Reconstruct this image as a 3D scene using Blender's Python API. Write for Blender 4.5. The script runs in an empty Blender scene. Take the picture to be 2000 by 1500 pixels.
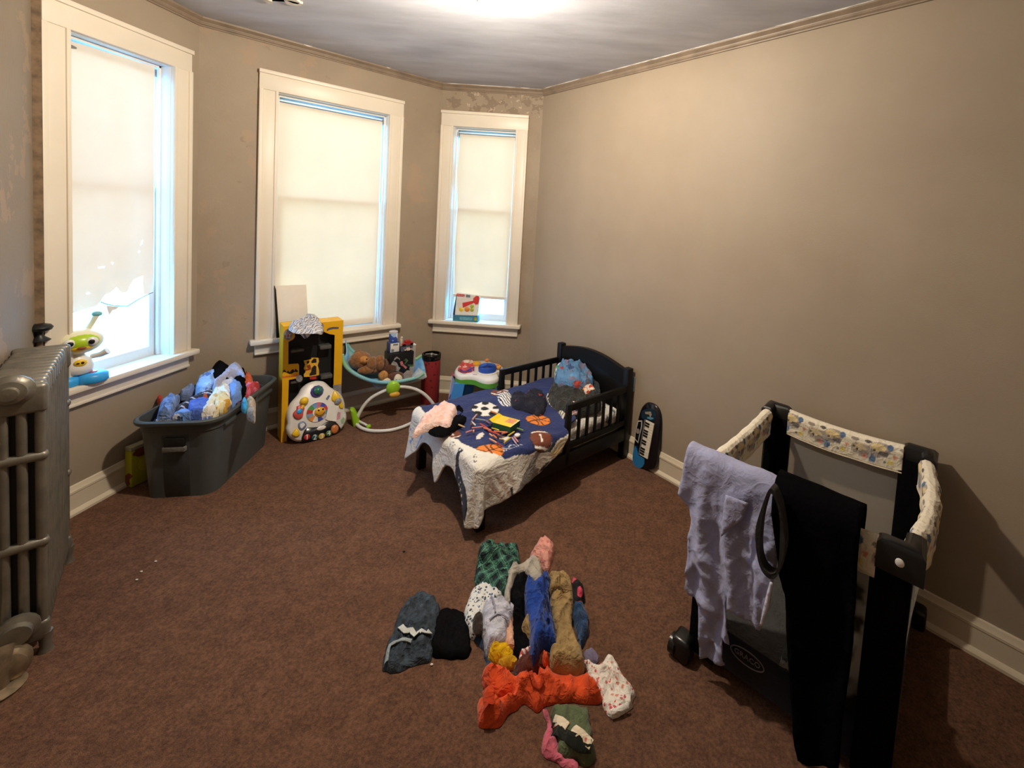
import bpy, bmesh, math, random
import numpy as np
from mathutils import Vector, Matrix, noise
from mathutils.geometry import delaunay_2d_cdt
random.seed(4)
PI = math.pi
SC = bpy.context.scene
COL = SC.collection

# ------------------------------------------------------------------ camera
F, CX, CY, ROLL, PITCH, CAMH = 859.56, 1177.25, 480.13, .0653, .0600, 1.6
cam_d = bpy.data.cameras.new('camera'); cam = bpy.data.objects.new('camera', cam_d); COL.objects.link(cam)
cam_d.sensor_fit = 'HORIZONTAL'; cam_d.sensor_width = 36.0
cam_d.lens = F / 2000 * 36.0
cam_d.shift_x = (1000 - CX) / 2000
cam_d.shift_y = -(750 - CY) / 2000
cam_d.clip_start = .02
cam.matrix_world = (Matrix.Translation((0, 0, CAMH)) @ Matrix.Rotation(PI/2 - PITCH, 4, 'X') @ Matrix.Rotation(ROLL, 4, 'Z'))
SC.camera = cam

# ------------------------------------------------------------------ world, light, exposure
SC.view_settings.view_transform = 'Standard'; SC.view_settings.look = 'None'
SC.view_settings.gamma = 1.0; SC.view_settings.use_curve_mapping = False
SC.view_settings.exposure = 0.22
wd = bpy.data.worlds.new('overcast_sky'); SC.world = wd; wd.use_nodes = True
bg = wd.node_tree.nodes['Background']
bg.inputs['Color'].default_value = (.14, .50, 1.0, 1); bg.inputs['Strength'].default_value = 18.0
LAMP = (-.66, 1.88, 2.44)
ld = bpy.data.lights.new('ceiling_bulb', 'POINT'); ld.energy = 118; ld.color = (1.0, .875, .70); ld.shadow_soft_size = .04
lo = bpy.data.objects.new('ceiling_bulb', ld); lo.location = LAMP; COL.objects.link(lo)

# ------------------------------------------------------------------ sight-line helpers (a ray of the photo met with a real plane)
def ray(x, y):
    a = (x - CX) / F; b = (y - CY) / F
    cr, sr = math.cos(ROLL), math.sin(ROLL)
    u = a*cr + b*sr; v = -a*sr + b*cr
    cp, sp = math.cos(PITCH), math.sin(PITCH)
    return Vector((u, cp - v*sp, -v*cp - sp))
EYE = Vector((0, 0, CAMH))
def at(x, y, z=0.):
    r = ray(x, y); return EYE + r * ((z - CAMH) / r.z)
def onp(x, y, P, n):
    r = ray(x, y); P = Vector(P); n = Vector(n)
    return EYE + r * ((P - EYE).dot(n) / r.dot(n))
def hgt(p, y):
    lo_, hi_ = -1., 3.
    cp, sp = math.cos(PITCH), math.sin(PITCH); cr, sr = math.cos(ROLL), math.sin(ROLL)
    for _ in range(40):
        m = (lo_ + hi_)/2; z = m - CAMH
        d = p[1]*cp - z*sp; u = p[0]/d; v = -(z*cp + p[1]*sp)/d
        if CY + F*(u*sr + v*cr) > y: lo_ = m
        else: hi_ = m
    return m

# ------------------------------------------------------------------ objects
def link(o): COL.objects.link(o); return o
def tag(o, label=None, cat=None, group=None, kind=None):
    if label: o['label'] = label
    if cat: o['category'] = cat
    if group: o['group'] = group
    if kind: o['kind'] = kind
    return o
def thing(name, label=None, cat=None, loc=(0, 0, 0), rotz=0, group=None, kind=None):
    o = link(bpy.data.objects.new(name, None)); o.location = loc; o.rotation_euler = (0, 0, rotz)
    o.empty_display_size = .05
    return tag(o, label, cat, group, kind)
def wmat(o):
    m = Matrix.Translation(o.location) @ o.rotation_euler.to_matrix().to_4x4()
    return wmat(o.parent) @ m if o.parent else m
def mesh_obj(name, me, mat, parent=None, smooth=None, world=False):
    o = link(bpy.data.objects.new(name, me))
    if mat: me.materials.append(mat)
    if smooth is not None:
        me.polygons.foreach_set('use_smooth', [True]*len(me.polygons))
        if smooth < 179: me.set_sharp_from_angle(angle=math.radians(smooth))
    if parent:
        if world: me.transform(wmat(parent).inverted())
        o.parent = parent
    elif world:
        # put the origin at the base centre
        co = np.empty(len(me.vertices)*3); me.vertices.foreach_get('co', co); co = co.reshape(-1, 3)
        c = Vector(((co[:, 0].min()+co[:, 0].max())/2, (co[:, 1].min()+co[:, 1].max())/2, co[:, 2].min()))
        me.transform(Matrix.Translation(-c)); o.location = c
    return o

class MB:
    def __init__(s): s.v = []; s.f = []
    def add(s, v, f, M=None):
        n = len(s.v)
        s.v += [tuple(M @ Vector(p)) if M else tuple(p) for p in v]
        s.f += [tuple(i+n for i in q) for q in f]; return s
    def box(s, x0, x1, y0, y1, z0, z1, M=None, r=0, seg=2):
        if r:
            bm = bmesh.new(); bmesh.ops.create_cube(bm, size=1)
            for v in bm.verts: v.co = Vector(((x0+x1)/2 + v.co.x*(x1-x0), (y0+y1)/2 + v.co.y*(y1-y0), (z0+z1)/2 + v.co.z*(z1-z0)))
            bmesh.ops.bevel(bm, geom=bm.edges[:], offset=r, segments=seg, affect='EDGES', profile=.5)
            return s.bm(bm, M)
        v = [(x, y, z) for x in (x0, x1) for y in (y0, y1) for z in (z0, z1)]
        return s.add(v, [(0, 1, 3, 2), (4, 6, 7, 5), (0, 4, 5, 1), (2, 3, 7, 6), (0, 2, 6, 4), (1, 5, 7, 3)], M)
    def bm(s, bm, M=None):
        bm.verts.index_update()
        s.add([v.co[:] for v in bm.verts], [[v.index for v in f.verts] for f in bm.faces], M); bm.free(); return s
    def loft(s, rings, closed=True, cap0=True, cap1=True, M=None):
        n = len(rings[0]); v = [p for r in rings for p in r]; f = []
        for i in range(len(rings)-1):
            for j in range(n if closed else n-1):
                k = (j+1) % n; f.append((i*n+j, i*n+k, (i+1)*n+k, (i+1)*n+j))
        if closed and cap0: f.append(tuple(range(n-1, -1, -1)))
        if closed and cap1: f.append(tuple((len(rings)-1)*n + j for j in range(n)))
        return s.add(v, f, M)
    def tube(s, path, r, n=8, M=None, closed=False):
        P = [Vector(p) for p in path]; rings = []
        up = None
        for i, p in enumerate(P):
            a = P[i-1] if (i or closed) else P[0]; b = P[(i+1) % len(P)] if (i < len(P)-1 or closed) else P[-1]
            t = (b-a).normalized()
            if up is None: up = t.orthogonal().normalized()
            up = (up - t*up.dot(t)).normalized(); q = t.cross(up)
            rr = r[i] if isinstance(r, (list, tuple)) else r
            rings.append([p + (up*math.cos(2*PI*j/n) + q*math.sin(2*PI*j/n))*rr for j in range(n)])
        if closed: rings.append(rings[0]); return s.loft(rings, True, False, False, M)
        return s.loft(rings, True, True, True, M)
    def lathe(s, prof, n=20, M=None):
        return s.loft([[(r*math.cos(2*PI*j/n), r*math.sin(2*PI*j/n), z) for j in range(n)] for r, z in prof], True, True, True, M)
    def prism(s, poly, z0, z1, M=None, bev=0):
        a = sum(poly[i-1][0]*poly[i][1]-poly[i][0]*poly[i-1][1] for i in range(len(poly)))
        if a < 0: poly = poly[::-1]
        rings = [[(x, y, z0) for x, y in poly]]
        if bev:
            ins = inset(poly, bev)
            rings += [[(x, y, z1-bev) for x, y in poly], [(x*.3+u*.7, y*.3+w*.7, z1-bev*.3) for (x, y), (u, w) in zip(poly, ins)], [(x, y, z1) for x, y in ins]]
        else: rings.append([(x, y, z1) for x, y in poly])
        return s.loft(rings, True, True, True, M)
    def ball(s, c, r, M=None, n=14, m=9):
        r = (r, r, r) if not isinstance(r, (tuple, list)) else r
        rings = []
        for i in range(m+1):
            t = PI*i/m; q = max(math.sin(t), .02)
            rings.append([(c[0]+r[0]*q*math.cos(2*PI*j/n), c[1]+r[1]*q*math.sin(2*PI*j/n), c[2]-r[2]*math.cos(t)) for j in range(n)])
        return s.loft(rings, True, True, True, M)
    def build(s, name, mat, parent=None, smooth=35, world=False):
        me = bpy.data.meshes.new(name); me.from_pydata(s.v, [], s.f); me.validate()
        bm = bmesh.new(); bm.from_mesh(me); bmesh.ops.recalc_face_normals(bm, faces=bm.faces[:]); bm.to_mesh(me); bm.free()
        return mesh_obj(name, me, mat, parent, smooth, world)

def inset(poly, d):
    n = len(poly); out = []
    for i in range(n):
        p0, p1, p2 = Vector(poly[i-1]), Vector(poly[i]), Vector(poly[(i+1) % n])
        e1 = (p1-p0).normalized() if (p1-p0).length > 1e-9 else Vector((1, 0)); e2 = (p2-p1).normalized() if (p2-p1).length > 1e-9 else e1
        nn = Vector((-e1.y-e2.y, e1.x+e2.x)); l = nn.length
        nn = nn/l if l > 1e-6 else Vector((-e1.y, e1.x))
        q = p1 + nn*d/max(.5, (1+e1.dot(e2))/2)**.5
        out.append((q.x, q.y))
    return out
def rrect(x0, x1, y0, y1, r, k=5):
    out = []
    for cx, cy, a0 in ((x1-r, y1-r, 0), (x0+r, y1-r, PI/2), (x0+r, y0+r, PI), (x1-r, y0+r, 1.5*PI)):
        for i in range(k+1):
            a = a0 + PI/2*i/k; out.append((cx+r*math.cos(a), cy+r*math.sin(a)))
    return out
def circ(cx, cy, r, n=20, ry=None):
    return [(cx+r*math.cos(2*PI*i/n), cy+(ry or r)*math.sin(2*PI*i/n)) for i in range(n)]
def crom(pts, ds, closed=True):
    P = [np.array(p[:2], float) for p in pts]; n = len(P); out = []
    for i in range(n if closed else n-1):
        if closed: p0, p1, p2, p3 = P[i-1], P[i], P[(i+1) % n], P[(i+2) % n]
        else: p0, p1, p2, p3 = P[max(i-1, 0)], P[i], P[i+1], P[min(i+2, n-1)]
        k = max(1, int(round(np.linalg.norm(p2-p1)/ds)))
        for j in range(k):
            t = j/k
            out.append(.5*((2*p1)+(p2-p0)*t+(2*p0-5*p1+4*p2-p3)*t*t+(3*p1-p0-3*p2+p3)*t**3))
    if not closed: out.append(P[-1])
    return out
def crom2(poly, ds):
    out = []
    for i in range(len(poly)):
        p, q = np.array(poly[i]), np.array(poly[(i+1) % len(poly)]); k = max(1, int(np.linalg.norm(q-p)/ds))
        out += [tuple(p+(q-p)*j/k) for j in range(k)]
    return out
def inside(pts, poly):
    pts = np.asarray(pts); poly = np.asarray(poly); r = np.zeros(len(pts), bool); x, y = pts[:, 0], pts[:, 1]
    j = len(poly)-1
    for i in range(len(poly)):
        xi, yi = poly[i]; xj, yj = poly[j]
        if yi != yj:
            c = ((yi > y) != (yj > y)) & (x < (xj-xi)*(y-yi)/(yj-yi)+xi); r ^= c
        j = i
    return r
def edge_dist(pts, poly):
    pts = np.asarray(pts); A = np.asarray(poly); B = np.roll(A, -1, 0); d = np.full(len(pts), 1e9)
    for a, b in zip(A, B):
        e = b-a; l = e@e
        t = np.clip(((pts-a)@e)/max(l, 1e-12), 0, 1)
        d = np.minimum(d, np.hypot(*(pts-a-t[:, None]*e).T))
    return d
def fill(poly, ds, holes=()):
    """triangulated sheet: boundary points + inner grid -> (points Nx2, faces, number of boundary points)"""
    bnd = np.array(poly); x0, y0 = bnd.min(0); x1, y1 = bnd.max(0)
    gx, gy = np.meshgrid(np.arange(x0+ds*.5, x1, ds), np.arange(y0+ds*.5, y1, ds*.88)); gx = gx + (np.arange(gx.shape[0]) % 2)[:, None]*ds*.5
    g = np.c_[gx.ravel(), gy.ravel()]
    if len(g): g = g[inside(g, bnd)]
    if len(g): g = g[edge_dist(g, bnd) > ds*.55]
    pts = [Vector(p) for p in bnd] + [Vector(p) for p in g]
    edges = []
    for h in holes:
        k = len(pts); pts += [Vector(p) for p in h]; edges += [(k+i, k+(i+1) % len(h)) for i in range(len(h))]
    v, e, f, *_ = delaunay_2d_cdt(pts, edges, [list(range(len(bnd)))], 1, 1e-6)
    v = np.array([p[:] for p in v])
    if holes:
        cen = np.array([v[list(q)].mean(0) for q in f]); bad = np.zeros(len(f), bool)
        for h in holes: bad |= inside(cen, h)
        f = [q for q, b in zip(f, bad) if not b]
    return v, [tuple(q) for q in f]
def nz(x, y, z=0., s=1.): return noise.noise(Vector((x*s, y*s, z)))
# ------------------------------------------------------------------ materials
def lin(c):
    return tuple(((v/255+.055)/1.055)**2.4 if v/255 > .04045 else v/255/12.92 for v in c[:3]) + (1,)
class NT:
    def __init__(s, name):
        s.m = bpy.data.materials.new(name); s.m.use_nodes = True; s.t = s.m.node_tree; s.b = s.t.nodes['Principled BSDF']; s.o = s.t.nodes['Material Output']
    def n(s, typ, **kw):
        nd = s.t.nodes.new(typ)
        for k, v in kw.items():
            if k in nd.inputs: nd.inputs[k].default_value = v
            else: setattr(nd, k, v)
        return nd
    def l(s, a, b): s.t.links.new(a, b)
    def co(s): 
        return s.n('ShaderNodeTexCoord').outputs['Object']
    def noise(s, scale, detail=3, rough=.55, vec=None):
        nd = s.n('ShaderNodeTexNoise', Scale=scale, Detail=detail, Roughness=rough); s.l(vec or s.co(), nd.inputs['Vector']); return nd.outputs['Fac']
    def ramp(s, fac, stops, interp='LINEAR'):
        r = s.n('ShaderNodeValToRGB'); r.color_ramp.interpolation = interp; e = r.color_ramp.elements
        while len(e) < len(stops): e.new(.5)
        for q, (p, c) in zip(e, stops): q.position = p; q.color = c if len(c) == 4 else lin(c)
        s.l(fac, r.inputs['Fac']); return r.outputs['Color']
    def mix(s, fac, a, b, typ='MIX'):
        r = s.n('ShaderNodeMix', data_type='RGBA', blend_type=typ)
        for k, v in ((0, fac), (6, a), (7, b)):
            if hasattr(v, 'links'): s.l(v, r.inputs[k])
            else: r.inputs[k].default_value = v
        return r.outputs[2]
    def math(s, op, a, b=0.):
        r = s.n('ShaderNodeMath', operation=op)
        for k, v in ((0, a), (1, b)):
            if hasattr(v, 'links'): s.l(v, r.inputs[k])
            else: r.inputs[k].default_value = v
        return r.outputs[0]
    def bump(s, h, strength=.3, dist=.01):
        r = s.n('ShaderNodeBump', Strength=strength, Distance=dist); s.l(h, r.inputs['Height']); s.l(r.outputs[0], s.b.inputs['Normal']); return r
    def wrinkle(s, fine=.3, st=.8):
        """woven surface: fine weave plus crease relief"""
        def rid(scale, k):
            nd = s.n('ShaderNodeTexNoise', Scale=scale, Detail=2.5, Roughness=.5, Distortion=.9); s.l(s.co(), nd.inputs['Vector'])
            a = s.math('ABSOLUTE', s.math('SUBTRACT', nd.outputs['Fac'], .5)); return s.math('MULTIPLY', s.math('SUBTRACT', 1., s.math('MINIMUM', s.math('MULTIPLY', a, 9.), 1.)), k)
        h = s.math('ADD', rid(13., 1.), rid(34., .45)); h = s.math('ADD', h, s.math('MULTIPLY', s.noise(420, 3), .12*fine/.3))
        s.bump(h, st, .007)
MATS = {}
def M(name, rgb, rough=.6, metal=0., var=.12, vs=25., bump=0., bs=300., sheen=0., coat=0., rgb2=None, spec=.5, wr=0.):
    if name in MATS: return MATS[name]
    t = NT(name); c = lin(rgb)
    c2 = lin(rgb2) if rgb2 else tuple(v*(1-var*2) for v in c[:3]) + (1,)
    if var or rgb2: t.l(t.ramp(t.noise(vs), [(.3, c2), (.62, c)]), t.b.inputs['Base Color'])
    else: t.b.inputs['Base Color'].default_value = c
    t.b.inputs['Roughness'].default_value = rough; t.b.inputs['Metallic'].default_value = metal
    t.b.inputs['Sheen Weight'].default_value = sheen; t.b.inputs['Coat Weight'].default_value = coat; t.b.inputs['Specular IOR Level'].default_value = spec
    if wr: t.wrinkle(bump, wr)
    elif bump: t.bump(t.noise(bs, 4), bump, .004)
    MATS[name] = t.m; return t.m
def cloth(name, rgb, **k):
    k.setdefault('rough', .9); k.setdefault('sheen', .15); k.setdefault('bump', .35); k.setdefault('bs', 420.); k.setdefault('var', .1); k.setdefault('spec', .15); k.setdefault('wr', .5)
    return M(name, rgb, **k)
def spotted(name, base, cols, scale=40., size=.35, rough=.9):
    """printed cloth: scattered blots of several colours on a ground colour"""
    if name in MATS: return MATS[name]
    t = NT(name)
    w = t.n('ShaderNodeTexNoise', Scale=scale*1.3, Detail=2.); t.l(t.co(), w.inputs['Vector'])
    v = t.n('ShaderNodeMix', data_type='RGBA', blend_type='LINEAR_LIGHT'); v.inputs[0].default_value = .35/scale; t.l(t.co(), v.inputs[6]); t.l(w.outputs['Color'], v.inputs[7])
    vo = t.n('ShaderNodeTexVoronoi', Scale=scale); t.l(v.outputs[2], vo.inputs['Vector'])
    sep = t.n('ShaderNodeSeparateColor'); t.l(vo.outputs['Color'], sep.inputs[0])
    n = len(cols); pal = t.ramp(sep.outputs[0], [(i/n, c) for i, c in enumerate(cols)], 'CONSTANT')
    msk = t.math('LESS_THAN', vo.outputs['Distance'], size)
    t.l(t.mix(msk, lin(base), pal), t.b.inputs['Base Color'])
    t.b.inputs['Roughness'].default_value = rough
    if rough > .7: t.wrinkle(.3, .5)
    MATS[name] = t.m; return t.m
def striped(name, a, b, per=.01, duty=.5, axis=(1, 0, 0), wob=.0, rough=.9, c=None):
    if name in MATS: return MATS[name]
    t = NT(name); d = t.n('ShaderNodeVectorMath', operation='DOT_PRODUCT'); t.l(t.co(), d.inputs[0]); d.inputs[1].default_value = axis
    x = d.outputs['Value']
    if wob: x = t.math('ADD', x, t.math('MULTIPLY', t.noise(20), wob))
    fr = t.math('FRACT', t.math('DIVIDE', x, per))
    st = [(0, a), (duty, b)] + ([(duty+(1-duty)/2, c)] if c else [])
    t.l(t.ramp(fr, st, 'CONSTANT'), t.b.inputs['Base Color'])
    t.b.inputs['Roughness'].default_value = rough; t.wrinkle(.3, .5)
    MATS[name] = t.m; return t.m
def plaid(name, base, dark, light, per=.05):
    if name in MATS: return MATS[name]
    t = NT(name); out = None; ms = []
    for ax in ((.8, .6, .2), (-.6, .8, .2)):
        d = t.n('ShaderNodeVectorMath', operation='DOT_PRODUCT'); t.l(t.co(), d.inputs[0]); d.inputs[1].default_value = ax
        fr = t.math('FRACT', t.math('DIVIDE', d.outputs['Value'], per)); ms.append(fr)
    g = lambda f, a, b: t.math('MULTIPLY', t.math('GREATER_THAN', f, a), t.math('LESS_THAN', f, b))
    dk = t.math('MULTIPLY', t.math('ADD', g(ms[0], 0., .5), g(ms[1], 0., .5)), .5)
    c = t.mix(dk, lin(base), lin(dark))
    lt = t.math('MAXIMUM', g(ms[0], .72, .76), g(ms[1], .72, .76))
    t.l(t.mix(t.math('MULTIPLY', lt, .45), c, lin(light)), t.b.inputs['Base Color']); t.b.inputs['Roughness'].default_value = .9
    t.wrinkle(.3, .8)
    MATS[name] = t.m; return t.m
def vcol(name, rough=.85, bump=.25, bs=400., sheen=.1):
    if name in MATS: return MATS[name]
    t = NT(name); a = t.n('ShaderNodeVertexColor', layer_name='print'); t.l(a.outputs[0], t.b.inputs['Base Color'])
    t.b.inputs['Roughness'].default_value = rough; t.b.inputs['Sheen Weight'].default_value = sheen
    if bump: t.wrinkle(bump, .35)
    MATS[name] = t.m; return t.m
def set_print(me, cols):
    a = me.color_attributes.new('print', 'FLOAT_COLOR', 'POINT'); c = np.ones((len(me.vertices), 4), np.float32); c[:, :3] = cols[:, :3]
    a.data.foreach_set('color', c.ravel())

def mat_wall():
    t = NT('taupe_wall_paint')
    a = t.noise(1.1, 5, .6); b = t.noise(6., 4)
    base = t.ramp(a, [(.3, (150, 134, 115)), (.55, (158, 143, 124)), (.75, (165, 149, 130))])
    base = t.mix(t.math('MULTIPLY', b, .25), base, lin((138, 118, 98)))
    t.l(base, t.b.inputs['Base Color']); t.b.inputs['Roughness'].default_value = .62
    h = t.math('ADD', t.noise(180, 3), t.math('MULTIPLY', t.noise(7, 3), 2.)); t.bump(h, .12, .004)
    return t.m
def mat_peel():
    """wall with water damage: peeled plaster patches high on the wall and along the window casing"""
    t = NT('damaged_wall_paint')
    a = t.noise(1.3, 5, .6)
    base = t.ramp(a, [(.3, (140, 122, 102)), (.7, (160, 144, 124))])
    sep = t.n('ShaderNodeSeparateXYZ'); t.l(t.co(), sep.inputs[0])
    hi = t.ramp(sep.outputs['Z'], [(2.36/3, (0, 0, 0)), (2.46/3, (255, 255, 255))]) if False else t.math('MULTIPLY', t.math('SUBTRACT', sep.outputs['Z'], 2.3), 6.)
    hi = t.math('MINIMUM', t.math('MAXIMUM', hi, .12), 1.)
    p = t.noise(9., 5, .62); q = t.noise(16., 6, .7)
    m1 = t.math('MULTIPLY', t.math('GREATER_THAN', p, .53), hi); m2 = t.math('MULTIPLY', t.math('GREATER_THAN', q, .6), hi)
    c = t.mix(m1, base, lin((132, 114, 96))); c = t.mix(m2, c, lin((182, 164, 142)))
    t.l(c, t.b.inputs['Base Color']); t.b.inputs['Roughness'].default_value = .7
    t.bump(t.math('ADD', m1, t.math('ADD', m2, t.noise(60, 4))), .5, .004); return t.m
def mat_stain(name='stained_wall_paint', k=1.):
    t = NT(name)
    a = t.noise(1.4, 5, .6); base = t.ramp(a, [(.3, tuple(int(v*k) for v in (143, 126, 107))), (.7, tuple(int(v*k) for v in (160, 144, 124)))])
    sep = t.n('ShaderNodeSeparateXYZ'); t.l(t.co(), sep.inputs[0])
    s = t.noise(3.2, 6, .65)
    c = t.mix(t.math('MULTIPLY', t.math('GREATER_THAN', s, .56), .35), base, lin((172, 140, 112)))
    q = t.math('GREATER_THAN', t.noise(11., 6, .7), .64)
    c = t.mix(t.math('MULTIPLY', q, .35), c, lin((122, 100, 80)))
    t.l(c, t.b.inputs['Base Color']); t.b.inputs['Roughness'].default_value = .65
    t.bump(t.math('ADD', q, t.noise(60, 4)), .25, .004); return t.m
def mat_ceiling():
    t = NT('ceiling_paint'); m = t.n('ShaderNodeMapping'); m.inputs['Scale'].default_value = (.9, 3.2, 1); m.inputs['Rotation'].default_value = (0, 0, .35); t.l(t.co(), m.inputs['Vector'])
    a = t.noise(2.2, 5, .6, m.outputs[0])
    t.l(t.ramp(a, [(.3, (166, 168, 178)), (.7, (196, 198, 208))]), t.b.inputs['Base Color']); t.b.inputs['Roughness'].default_value = .5
    t.bump(t.noise(40, 4), .15, .004); return t.m
def mat_carpet():
    t = NT('brown_carpet')
    a = t.noise(3.5, 5, .65); b = t.noise(26., 4, .7); c = t.noise(420., 3, .7)
    m9 = t.noise(8., 6, .72); hp = t.noise(2.1, 4, .6)
    col = t.ramp(a, [(.36, (92, 60, 43)), (.5, (118, 80, 59)), (.66, (146, 103, 77))])
    col = t.mix(.5, col, t.ramp(m9, [(.40, (60, 37, 26)), (.5, (112, 76, 57)), (.60, (166, 118, 90))]))
    col = t.mix(.42, col, t.ramp(b, [(.38, (54, 33, 23)), (.62, (172, 122, 94))]))
    col = t.mix(.38, col, t.ramp(t.noise(90., 5, .75), [(.38, (34, 18, 10)), (.62, (190, 138, 108))]))
    col = t.mix(.22, col, t.ramp(c, [(.34, (34, 20, 14)), (.66, (180, 126, 94))]))
    col = t.mix(t.math('MULTIPLY', t.math('SUBTRACT', hp, .3), .5), col, lin((70, 42, 28)))
    t.l(col, t.b.inputs['Base Color']); t.b.inputs['Roughness'].default_value = 1.; t.b.inputs['Specular IOR Level'].default_value = .1; t.b.inputs['Sheen Weight'].default_value = .04
    t.b.inputs['Sheen Roughness'].default_value = .6
    t.bump(t.math('ADD', t.noise(300, 4, .7), t.math('MULTIPLY', b, .8)), .9, .012); return t.m
def mat_shade(name, rgb, tr, stain=None):
    t = NT(name); col = t.ramp(t.noise(2.5, 4), [(.3, tuple(int(v*.96) for v in rgb)), (.7, rgb)])
    d = t.n('ShaderNodeBsdfDiffuse'); tr_ = t.n('ShaderNodeBsdfTranslucent'); x = t.n('ShaderNodeMixShader'); x.inputs[0].default_value = tr
    t.l(col, d.inputs[0]); t.l(t.mix(1., col, stain or (1, 1, 1, 1), 'MULTIPLY'), tr_.inputs[0]); t.l(d.outputs[0], x.inputs[1]); t.l(tr_.outputs[0], x.inputs[2]); t.l(x.outputs[0], t.o.inputs[0]); return t.m
def mat_glass(name='window_glass', tint=(1, 1, 1, 1)):
    t = NT(name); a = t.n('ShaderNodeBsdfTransparent'); a.inputs[0].default_value = tint; g = t.n('ShaderNodeBsdfGlossy', Roughness=.02); x = t.n('ShaderNodeMixShader')
    x.inputs[0].default_value = .05; t.l(a.outputs[0], x.inputs[1]); t.l(g.outputs[0], x.inputs[2]); t.l(x.outputs[0], t.o.inputs[0]); return t.m
def mat_mesh(name, rgb, cover):
    t = NT(name); a = t.n('ShaderNodeBsdfTransparent'); d = t.n('ShaderNodeBsdfDiffuse'); d.inputs[0].default_value = lin(rgb); x = t.n('ShaderNodeMixShader'); x.inputs[0].default_value = cover
    t.l(a.outputs[0], x.inputs[1]); t.l(d.outputs[0], x.inputs[2]); t.l(x.outputs[0], t.o.inputs[0]); return t.m
def mat_emit(name, rgb, s):
    t = NT(name); t.b.inputs['Base Color'].default_value = lin(rgb); t.b.inputs['Emission Color'].default_value = lin(rgb); t.b.inputs['Emission Strength'].default_value = s; return t.m
def mat_towel():
    t = NT('white_blotched_towel'); col = t.ramp(t.noise(8., 3), [(.38, (120, 112, 100)), (.46, (222, 218, 212)), (.7, (226, 224, 222))])
    d = t.n('ShaderNodeBsdfDiffuse'); r = t.n('ShaderNodeBsdfTranslucent'); x = t.n('ShaderNodeMixShader'); x.inputs[0].default_value = .7
    t.l(col, d.inputs[0]); t.l(col, r.inputs[0]); t.l(d.outputs[0], x.inputs[1]); t.l(r.outputs[0], x.inputs[2]); t.l(x.outputs[0], t.o.inputs[0]); return t.m
WALL = mat_wall(); PEEL = mat_peel(); STAIN = mat_stain(); BROWN_DIM = mat_stain('brown_dimmed_wall_paint', .86); CEIL = mat_ceiling(); CARPET = mat_carpet()  # left wall paint: stained brown, and darkened to stand for weaker light there
TRIM = M('cream_trim_paint', (226, 215, 198), rough=.42, var=.03, vs=4, bump=.08, bs=60)
BASEB = M('baseboard_paint', (216, 202, 178), rough=.45, var=.05, vs=5, bump=.1, bs=50)
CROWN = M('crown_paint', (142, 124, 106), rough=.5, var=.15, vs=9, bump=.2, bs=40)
SASHM = M('sash_paint', (224, 224, 222), rough=.45, var=.02, vs=5)
GLASS = mat_glass()
SHADE = mat_shade('cream_shade_cloth', (240, 232, 216), .215, (1., .335, .185, 1))
SHADE_T = mat_shade('thin_torn_shade_cloth', (236, 230, 220), .165, (1., .35, .21, 1))
BLACKP = M('black_paint_wood', (12, 10, 10), rough=.45, var=.1, vs=12, spec=.35)
BLACKF = cloth('black_fabric', (14, 13, 16), bs=500., sheen=0., spec=.03, wr=.15)
WHITEP = M('white_plastic', (232, 228, 224), rough=.35, var=.02)
# ------------------------------------------------------------------ room shell
A_ = Vector((-2.4988, 1.925, 0)); B_ = Vector((-2.4988, 2.7026, 0)); C_ = Vector((-1.4316, 3.7769, 0)); D_ = Vector((-.5788, 3.7696, 0))
DR = Vector((.7094, -.7048, 0)); ZC = 2.65; BACK = 1.1
E_ = D_ + DR*(BACK - D_.dot(DR)); DL = Vector((.6715, -.7410, 0)); X_ = A_ + DL*((BACK - A_.dot(DR))/DL.dot(DR))
CORN = {'left': (X_, A_), 'bay_left': (A_, B_), 'bay_middle': (B_, C_), 'bay_right': (C_, D_), 'right': (D_, E_), 'back': (E_, X_)}
def frame(side):
    p, q = CORN[side]; d = (q-p); return p, math.atan2(d.y, d.x), d.length
def FM(side):
    p, a, l = frame(side); return Matrix.Translation(p) @ Matrix.Rotation(a, 4, 'Z')
KEYS = list(CORN)
def turn(s1, s2):
    a1 = frame(s1)[1]; a2 = frame(s2)[1]; return math.tan(((a1-a2+PI) % (2*PI)-PI)/2)
def ends(side):
    i = KEYS.index(side); return turn(KEYS[i-1], side), turn(side, KEYS[(i+1) % len(KEYS)])
def wall(side, mat, op=None, T=.17):
    p, a, l = frame(side); m = MB(); t0, t1 = ends(side)
    def slab(x0, x1, z0, z1, e0=False, e1=False):
        X0, X1 = (x0-T*t0 if e0 else x0), (x1+T*t1 if e1 else x1)
        m.loft([[(x0, 0, z0), (x1, 0, z0), (X1, T, z0), (X0, T, z0)], [(x0, 0, z1), (x1, 0, z1), (X1, T, z1), (X0, T, z1)]])
    top = ZC+.1
    if op:
        x0, x1, z0, z1 = op
        slab(0, x0, 0, top, True); slab(x1, l, 0, top, False, True); slab(x0, x1, 0, z0); slab(x0, x1, z1, top)
    else: slab(0, l, 0, top, True, True)
    o = m.build('wall_'+side, mat, None, None); o.location = p; o.rotation_euler = (0, 0, a); o['kind'] = 'structure'; return o
ZS, ZT_ = .645, 2.305        # stool top, head of the openings
OPEN = {'bay_left': (.115, .612, ZS-.03, ZT_), 'bay_middle': (.385, 1.098, ZS-.03, ZT_), 'bay_right': (.105, .645, ZS-.03, ZT_)}
wall('left', BROWN_DIM); wall('bay_left', WALL, OPEN['bay_left']); wall('bay_middle', STAIN, OPEN['bay_middle'])
wall('bay_right', PEEL, OPEN['bay_right']); wall('right', WALL); wall('back', WALL)
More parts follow.
